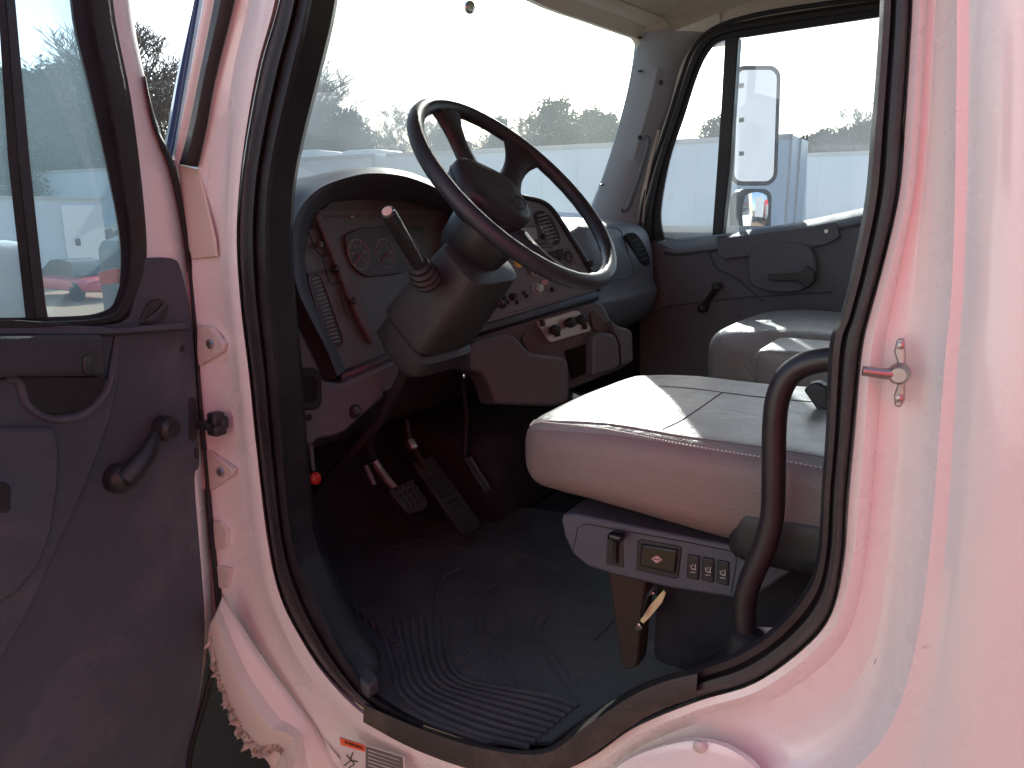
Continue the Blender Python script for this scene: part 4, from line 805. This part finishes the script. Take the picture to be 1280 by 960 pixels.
# paper on the floor behind
pf = MB().prism(PY(-.12).hs([(924,783),(975,785),(972,800),(915,818)]), V((0, -.001, 0))).build('paper_sheet', M['paper'], None, smooth=False)
tag(pf, 'sheet of pinkish white paper beside the foot of the grab bar', 'paper')
# grab bar inside the opening
gb = MB().tube(cr(PY(-.10).hs([(1060,447),(1030,450),(1005,456),(985,470),(973,495),(968,530),(967,600),(965,645),(955,685),(938,725),(931,755),(933,800)]), 5), .0158, 16).build('grab_bar', M['seal'], T, label='black tubular grab bar bent along the door opening')
MB().lathe(PY(-.10).h(933, 792), (0, 0, -1), [(-.006, .018), (0, .026), (.03, .028), (.05, .04)], 18).build('bar_boot', M['rubber'], gb)
# passenger seat and middle seat
psn = MB().rbox((.36, -1.56, 1.42), (.31, .30, .105), .06, n=16, fn=seatfn(.3, .3, .1, .04, .04)).build('passenger_seat', M['vinyl'], T, label='tan vinyl passenger seat cushion by the far door')
md = MB().rbox((.20, -1.10, 1.475), (.245, .118, .05), .022, n=12).build('centre_armrest_box', M['vinyl'], T, label='sunlit tan lid of the centre storage box')
MB().rbox((.20, -1.10, 1.20), (.235, .112, .225), .02, n=8).build('storage_box', M['vinyl'], T)
MB().rbox((.0, -1.56, 1.80), (.085, .28, .36), .07, n=12).build('seat_back', M['vinyl'], T)
MB().rbox((.30, -1.56, 1.16), (.2, .2, .15), .02, n=5).build('seat_pedestal', M['carpet'], T)

# ================================================================ THE YARD
# far row of parked trailers, side on
def trailer(x0, x1, y, h, lab, grp, zb=1.05, w=2.6):
    t = empty('trailer', ((x0+x1)/2, y-w/2, 0), lab, 'trailer', grp)
    mb = MB().box(((x0+x1)/2, y-w/2, (zb+h)/2), ((x1-x0)/2, w/2, (h-zb)/2)); mb.build('box_body', M['trailer'], t, smooth=False, bevel=.03)
    mb = MB(); mb.box(((x0+x1)/2, y+.01, h-.07), ((x1-x0)/2+.01, .03, .07)); mb.box(((x0+x1)/2, y+.01, zb+.1), ((x1-x0)/2+.01, .03, .12)); mb.build('rail', M['trailerrail'], t, smooth=False)
    mb = MB(); n = int((x1-x0)/1.22)
    for k in range(1, n): mb.box((x0+(x1-x0)*k/n, y+.004, (zb+h)/2), (.02, .012, (h-zb)/2-.15))
    mb.build('panel_seams', M['trailer'], t, smooth=False)
    for k in (0, 1):
        for s_ in (0, 1):
            MB().lathe((x0+1.6+k*1.3, y-.05-s_*(w-.5), .5), (0, -1, 0), [(0, .3), (.01, .5), (.26, .5), (.27, .3)], 20).build('wheel', M['tyre'], t)
    MB().box((x1-2.6, y-.4, .5), (.08, .08, .55)).build('landing_leg', M['trailerrail'], t, smooth=False); MB().box((x1-2.6, y-w+.4, .5), (.08, .08, .55)).build('landing_leg', M['trailerrail'], t, smooth=False)
    mb = MB(); mb.box((x0-.02, y-w/2, (zb+h)/2), (.03, .04, (h-zb)/2)); mb.box((x0-.02, y-.05, (zb+h)/2), (.03, .05, (h-zb)/2)); mb.build('door_posts', M['trailerrail'], t, smooth=False)
G1 = 'white box trailers parked in a row'
trailer(4.9, 19.5, -22.4, 4.0, 'nearest white box trailer, seen behind the passenger mirrors', G1)
trailer(20.2, 34.8, -22.4, 4.02, 'second white box trailer in the row, seen right of the steering wheel', G1)
trailer(35.5, 50.1, -22.4, 3.98, 'third white box trailer in the row, seen above the instrument hood', G1)
trailer(50.8, 65.4, -22.4, 4.0, 'farthest white box trailer of the row, at the left pillar', G1)
trailer(-12.5, 2.1, -30.2, 4.0, 'rear white box trailer seen through the right part of the passenger window', G1)
trailer(2.8, 17.4, -30.2, 4.0, 'white box trailer mostly hidden behind the nearest one', G1)
# cargo box and red car seen through the open door's window
def wheel4(t, x, y, r=.34): MB().lathe((x, y, r), (0, 1, 0), [(0, r*.6), (.01, r), (.2, r), (.21, r*.6)], 18).build('wheel', M['tyre'], t)
def at(x, y, X): return PX(X).h(x, y)
cx = empty('cargo_trailer', (19.0, -9.5, 0), 'low white cargo trailer with a side door, seen through the open door window', 'trailer')
P1, P2, P3_ = at(-60, 300, 20), at(78, 300, 20), at(133, 300, 20)
MB().box((20+1.2, (P1.y+P3_.y)/2, 1.22), (1.2, abs(P1.y-P3_.y)/2, 1.0)).build('box_body', M['trailer'], cx, smooth=False, bevel=.05)
MB().box((19.97, (P2.y+P3_.y)/2, 1.18), (.03, abs(P2.y-P3_.y)/2-.05, .85)).build('door', M['truckwhite'], cx, smooth=False, bevel=.02)
MB().rbox((19.92, P2.y-.35, 1.1), (.03, .06, .09), .02, n=4).build('latch', M['black'], cx)
MB().box((19.96, (P1.y+P3_.y)/2, 2.2), (.04, abs(P1.y-P3_.y)/2+.03, .03)).build('roof_rail', M['trailerrail'], cx, smooth=False)
for yy in (P1.y-1, P3_.y+1): MB().lathe((19.9, yy, .32), (1, 0, 0), [(0, .2), (.01, .32), (.2, .32), (.21, .2)], 18).build('wheel', M['tyre'], cx)
cc = at(96, 352, 17.2); rc_ = empty('red_car', (cc.x, cc.y, 0), 'small red car parked on dirt in front of the white cargo trailer', 'car')
def carbody(c, L_, Wd, h, ori, m, t):
    rows = []
    for x, zl, zh, w in ((-1, .35, .5, .7), (-.96, .28, .72, .9), (-.6, .24, .80, 1), (-.2, .24, .84, 1), (.2, .24, .86, 1), (.65, .24, .82, 1), (.95, .28, .70, .92), (1, .35, .55, .75)):
        rows.append([V((c.x+x*L_/2, c.y+w*Wd/2*math.cos(b), (zl+zh)/2*h/1.35+(zh-zl)/2*h/1.35*math.copysign(abs(math.sin(b))**.5, math.sin(b)))) for b in [k*math.pi/10 for k in range(20)]])
    mb = MB().loft(rows, closed=True); mb.f += [tuple(range(20)), tuple(range(140, 160))]; mb.m += [0, 0]; mb.build('body', m, t)
    rows = []
    for x, z, w in ((-.62, .84, .78), (-.38, 1.28, .66), (-.0, 1.36, .66), (.22, 1.30, .66), (.5, .84, .8)):
        rows.append([V((c.x+x*L_/2, c.y+s_*Wd/2*w, z*h/1.35)) for s_ in (-1, -.7, 0, .7, 1)])
    rows2 = [[V((p.x, p.y, .8*h/1.35)) for p in r] for r in rows]
    mb = MB().loft(rows); [mb.add([rows[i][e], rows[i+1][e], rows2[i+1][e], rows2[i][e]], [(0, 1, 2, 3)]) for i in range(4) for e in (0, 4)]; mb.build('cabin', M['blackgloss'], t)
carbody(cc, 2.6, 1.15, .85, 0, M['truckred'], rc_)
for sy in (-.5, .5):
    for sx in (-.85, .85): MB().lathe((cc.x+sx, cc.y+sy, .2), (0, 1 if sy > 0 else -1, 0), [(-.06, .2), (.06, .2), (.07, .12), (.075, .11)], 18).build('wheel', M['tyre'], rc_)
# bright roof fairings seen just over the trailer tops
for px_, lab in ((388, 'white sunlit truck roof fairing over the farthest trailer'), (460, 'white sunlit truck roof fairing left of the steering wheel')):
    c = Pl((0, -28.5, 0), (0, 1, 0)).h(px_, 199); e = empty('parked_truck', (c.x, c.y, 0), lab, 'truck')
    MB().rbox((c.x, c.y, c.z-1.25), (1.6, 1.2, 1.5), .35, n=8).build('cab', M['truckwhite'], e)
    MB().rbox((c.x-.3, c.y, c.z+.1), (1.2, 1.0, .28), .22, n=8).build('roof_fairing', M['truckwhite'], e)
    for sx in (-1.2, 1.2): MB().lathe((c.x+sx, c.y+1.1, .5), (0, 1, 0), [(-.2, .5), (.1, .5), (.12, .3)], 18).build('wheel', M['tyre'], e)

# a truck with a red cargo box stands beside the photographer's back: its sunlit side colours the white cab
rt_ = empty('box_truck', (.6, 3.9, 0), 'truck with sunlit red cargo box whose red glow tints the white cab', 'truck')
MB().box((-1.9, 3.5, 2.15), (1.65, 1.2, 1.5)).build('cargo_box', M['truckred'], rt_, smooth=False, bevel=.03)
MB().rbox((.8, 3.9, .62), (3.0, .4, .12), .05, n=4).build('chassis', M['black'], rt_)
cb_ = MB().rbox((1.25, 3.8, 1.85), (1.25, 1.15, 1.05), .2, n=8, fn=lambda p: V((p.x-.25*max(0, p.z) if p.x > 0 else p.x, p.y, p.z))).build('cab', M['truckwhite'], rt_)  # unseen cab and bonnet, made white to bounce pale light onto the jamb
MB().box((1.55, 2.645, 2.1), (.5, .01, .3)).build('side_window', M['blackgloss'], cb_, smooth=False)
MB().rbox((2.7, 3.9, 1.2), (.5, 1.0, .5), .18, n=8).build('bonnet', M['truckwhite'], rt_)
for x in (-1.4, 2.4):
    for y in (2.95, 4.85): MB().lathe((x, y, .5), (0, 1, 0), [(-.15, .3), (-.14, .5), (.14, .5), (.15, .3)], 20).build('wheel', M['tyre'], rt_)
def cabover(x, y, mc, mb_, lab, h):
    t = empty('parked_truck', (x, y, 0), lab, 'truck')
    MB().rbox((x, y, 1.75), (1.0, 1.15, 1.2), .25, n=8).build('cab', mc, t); MB().rbox((x+1.4, y, 1.25), (.7, .95, .5), .2, n=8).build('bonnet', mc, t)
    MB().box((x+.92, y, 2.15), (.14, .98, .4)).build('windscreen', M['blackgloss'], t, smooth=False, bevel=.05)
    MB().box((x+2.1, y, 1.2), (.03, .55, .26)).build('grille', M['black'], t, smooth=False)
    MB().box((x-4.0, y, (h+.9)/2), (2.9, 1.25, (h-.9)/2)).build('cargo_box', mb_, t, smooth=False, bevel=.03)
    for xx in (x-5.4, x+1.3):
        for yy in (y-1, y+1): MB().lathe((xx, yy, .5), (0, 1, 0), [(-.15, .3), (-.14, .5), (.14, .5), (.15, .3)], 20).build('wheel', M['tyre'], t)
trailer(-21, -7.5, -1.3, 3.9, 'white trailer filling the tall passenger mirror', 'white box trailers parked in a row')
cabover(-9.5, -6.4, M['truckwhite'], M['truckred'], 'white truck with a red body reflected in the small convex mirror', 3.9)
cabover(-13.0, -10.0, M['truckred'], M['truckred'], 'red truck reflected behind the white one in the convex mirror', 3.6)

# ---- trees
def bare_tree(seed, h, spread=.5, dens=1.0):
    rnd = random.Random(seed); tr = MB(); cw = MB()
    def grow(p, d, L_, r, lev):
        n = 4; pts = [p]; q = p.copy(); dd = d.copy()
        for i in range(n):
            dd = (dd+V((rnd.uniform(-1, 1), rnd.uniform(-1, 1), rnd.uniform(-.4, .8)))*.13).normalized(); q = q+dd*L_/n; pts.append(q.copy())
        tgt = tr if lev < 2 else cw
        tgt.tube(pts, [r*(1-.6*i/n) for i in range(n+1)], 5 if lev < 2 else 3, cap=False)
        if lev >= 5: return
        m = rnd.randint(3, 5) if lev < 4 else rnd.randint(3, 5)
        for k in range(m):
            t = rnd.uniform(.35, 1); i = min(int(t*n), n-1); s = pts[i].lerp(pts[i+1], t*n-i)
            a = rnd.uniform(0, 6.28); o_ = V((math.cos(a), math.sin(a), 0)); nd = (dd+o_*rnd.uniform(.4, .95)*(1+spread)+V((0, 0, .15))).normalized()
            grow(s, nd, L_*rnd.uniform(.5, .72), max(r*.55, .032), lev+1)
    grow(V((0, 0, 0)), V((0, 0, 1)), h*.5, h*.016, 0)
    for s in (.0, .25, .5): grow(V((0, 0, h*(.38+s*.2))), V((rnd.uniform(-.3, .3), rnd.uniform(-.3, .3), 1)).normalized(), h*.38, h*.010, 1)
    return tr, cw
def mk_tree(seed, h):
    tr, cw = bare_tree(seed, h); r = empty('bare_tree', (0, 0, 0), 'x', 'tree', 'bare winter trees beyond the yard')
    tr.build('trunk', M['bark'], r, fix=False); cw.build('crown', M['twig'], r, fix=False, smooth=False); return r
def mk_ever(seed, h, w, kind):
    rnd = random.Random(seed); r = empty('pine_tree' if kind else 'bushy_tree', (0, 0, 0), 'x', 'tree', 'dark evergreens beyond the yard'); tr = MB()
    tr.tube([(0, 0, 0), (.05*h*.1, 0, h*.5), (0, 0, h*.95)], [h*.022, h*.015, h*.004], 6)
    for k in range(26):
        z = h*rnd.uniform(.15, .9); a = rnd.uniform(0, 6.28); rr = w*(1-z/h)**.6; tr.tube([(0, 0, z), (math.cos(a)*rr*.5, math.sin(a)*rr*.5, z+.02*h), (math.cos(a)*rr*.9, math.sin(a)*rr*.9, z+.03*h)], [h*.005, h*.003, h*.001], 4)
    tr.build('trunk', M['bark'], r, fix=False)
    cw = MB(); cl = []
    for k in range(120):
        z = h*rnd.uniform(.08, 1)**.8; a = rnd.uniform(0, 6.28); rr = w*(max(.04, 1-z/h)**(.55 if kind else .4))*rnd.uniform(.35, 1.0); cl.append((V((math.cos(a)*rr, math.sin(a)*rr, z)), w*rnd.uniform(.16, .34)))
    for c, s in cl:
        for j in range(75):
            d = V((rnd.gauss(0, 1), rnd.gauss(0, 1), rnd.gauss(0, .7))); d = d.normalized()*s*rnd.random()**.4; p = c+d
            u = V((rnd.gauss(0, 1), rnd.gauss(0, 1), rnd.gauss(0, 1))).normalized()*h*rnd.uniform(.010, .022); v = u.orthogonal().normalized()*u.length*.45
            cw.add([p-u, p+v, p+u, p-v], [(0, 1, 2, 3)])
    cw.build('crown', M['needle'] if kind else M['bush'], r, fix=False, smooth=False); return r
def clone(r, loc, s, rz, lab):
    c = r.copy(); S.collection.objects.link(c); c.location = loc; c.scale = (s, s, s*random.uniform(.92, 1.08)); c.rotation_euler = (0, 0, rz); c['label'] = lab
    for ch in r.children:
        k = ch.copy(); S.collection.objects.link(k); k.parent = c
    return c
bt_ = [mk_tree(s, 12) for s in (3, 11, 29)]; ev_ = [mk_ever(5, 9, 2.6, True), mk_ever(8, 8, 2.8, False)]
used = set()
def put(r, px_, dist, ytop, lab):            # stand a tree on the ground so that its top shows at the photo's height
    d = FW + RT*((px_-640)/FPX) + UP*((480-265)/FPX); dh = V((d.x, d.y, 0)).normalized(); loc = CAM+dh*dist; loc.z = 0
    h = 1.85 + (265-ytop)/FPX*dist*dh.dot(V((FW.x, FW.y, 0)).normalized())*1.02
    base = 12 if r in bt_ else (9 if r is ev_[0] else 8)
    s = h/base/(1.12 if r in bt_ else 1.0)
    if id(r) in used or r.name in used: return clone(r, loc, s, random.uniform(0, 6.28), lab)
    used.add(r.name); r.location = loc; r.scale = (s, s, s); r.rotation_euler = (0, 0, random.uniform(0, 6.28)); r['label'] = lab; return r
PLACE = [(0,392,70,98,'tall bare tree beside the left pillar, above the dash'),(1,366,74,128,'bare tree half hidden by the left door pillar'),(2,412,82,140,'smaller bare tree right of the tallest one'),
 (4,437,66,152,'dark rounded evergreen left of the steering wheel rim'),(0,500,84,146,'pale bare tree just left of the wheel top'),(2,480,90,160,'low bare tree between evergreen and steering wheel'),
 (1,540,95,158,'bare tree seen inside the upper gap of the steering wheel'),(2,650,96,160,'bare tree seen through the right spoke gap'),(4,692,100,150,'rounded evergreen right of the steering wheel'),
 (0,672,104,156,'bare tree touching the rounded evergreen'),(1,720,110,158,'bare tree in the middle of the right windscreen'),(2,742,104,160,'bare tree second from the passenger pillar'),(3,757,100,158,'dark conical evergreen nearest the passenger pillar'),(0,775,108,152,'bare tree touching the passenger pillar'),
 (1,600,100,170,'bare tree framed by the steering wheel spokes'),(3,625,104,165,'evergreen framed by the steering wheel spokes'),
 (4,560,98,168,'rounded evergreen left inside the steering wheel'),(1,585,102,162,'bare tree above the hub of the steering wheel'),(3,712,112,160,'small conical evergreen in the middle of the right windscreen'),(2,700,108,156,'bare tree behind the small conical evergreen'),(4,735,116,160,'rounded bush-like tree left of the passenger pillar'),(1,378,76,108,'tall thin bare tree just right of the driver side pillar'),(2,403,80,116,'bare tree overlapping the tallest one on its right'),(0,350,78,120,'bare tree at the very edge of the driver side pillar'),(1,430,88,150,'bare tree behind the dark rounded evergreen'),(2,455,92,165,'low bare tree right of the dark rounded evergreen'),
 (4,893,90,152,'dark tree top above the trailer in the vent window'),
 (0,1075,66,146,'tall bare tree at the right edge of the passenger window'),(1,1052,70,158,'bare tree second from the right edge of the passenger window'),(2,1030,76,165,'bare tree in the middle of the passenger window treeline'),(4,1005,76,176,'low dark bushy tree right of the trailer corner'),(3,1022,82,178,'dark evergreen low behind the rear trailer'),(4,1045,80,176,'low dark bushy tree under the bare trees'),(4,1070,80,174,'low dark bushy tree at the right end of the treeline'),
 (3,35,52,118,'dark pine left in the open door window'),(4,55,56,140,'bushy evergreen right of the window divider'),(3,72,50,122,'tallest dark pine in the open door window'),(3,98,52,108,'dark pine right of the tallest one in the door window'),(4,118,54,130,'bushy evergreen near the right of the door window'),(3,135,56,135,'dark pine at the right edge of the door window'),(4,12,50,130,'bushy evergreen in the quarter window'),(3,-8,54,110,'dark pine at the far left of the quarter window'),
 (0,35,62,82,'bare tree rising behind the dark pines on the left'),(1,120,60,70,'bare tree behind the pines at the door frame'),(2,190,56,66,'bare tree between the door frame and the windscreen pillar'),(1,212,64,88,'bare tree touching the windscreen pillar edge'),(0,165,62,80,'bare tree hidden mostly by the door frame'),(2,80,66,92,'thin bare tree above the middle pines')]
protos = bt_+ev_
for i, x, d, yt, lab in PLACE: put(protos[i], x, d, yt, lab)
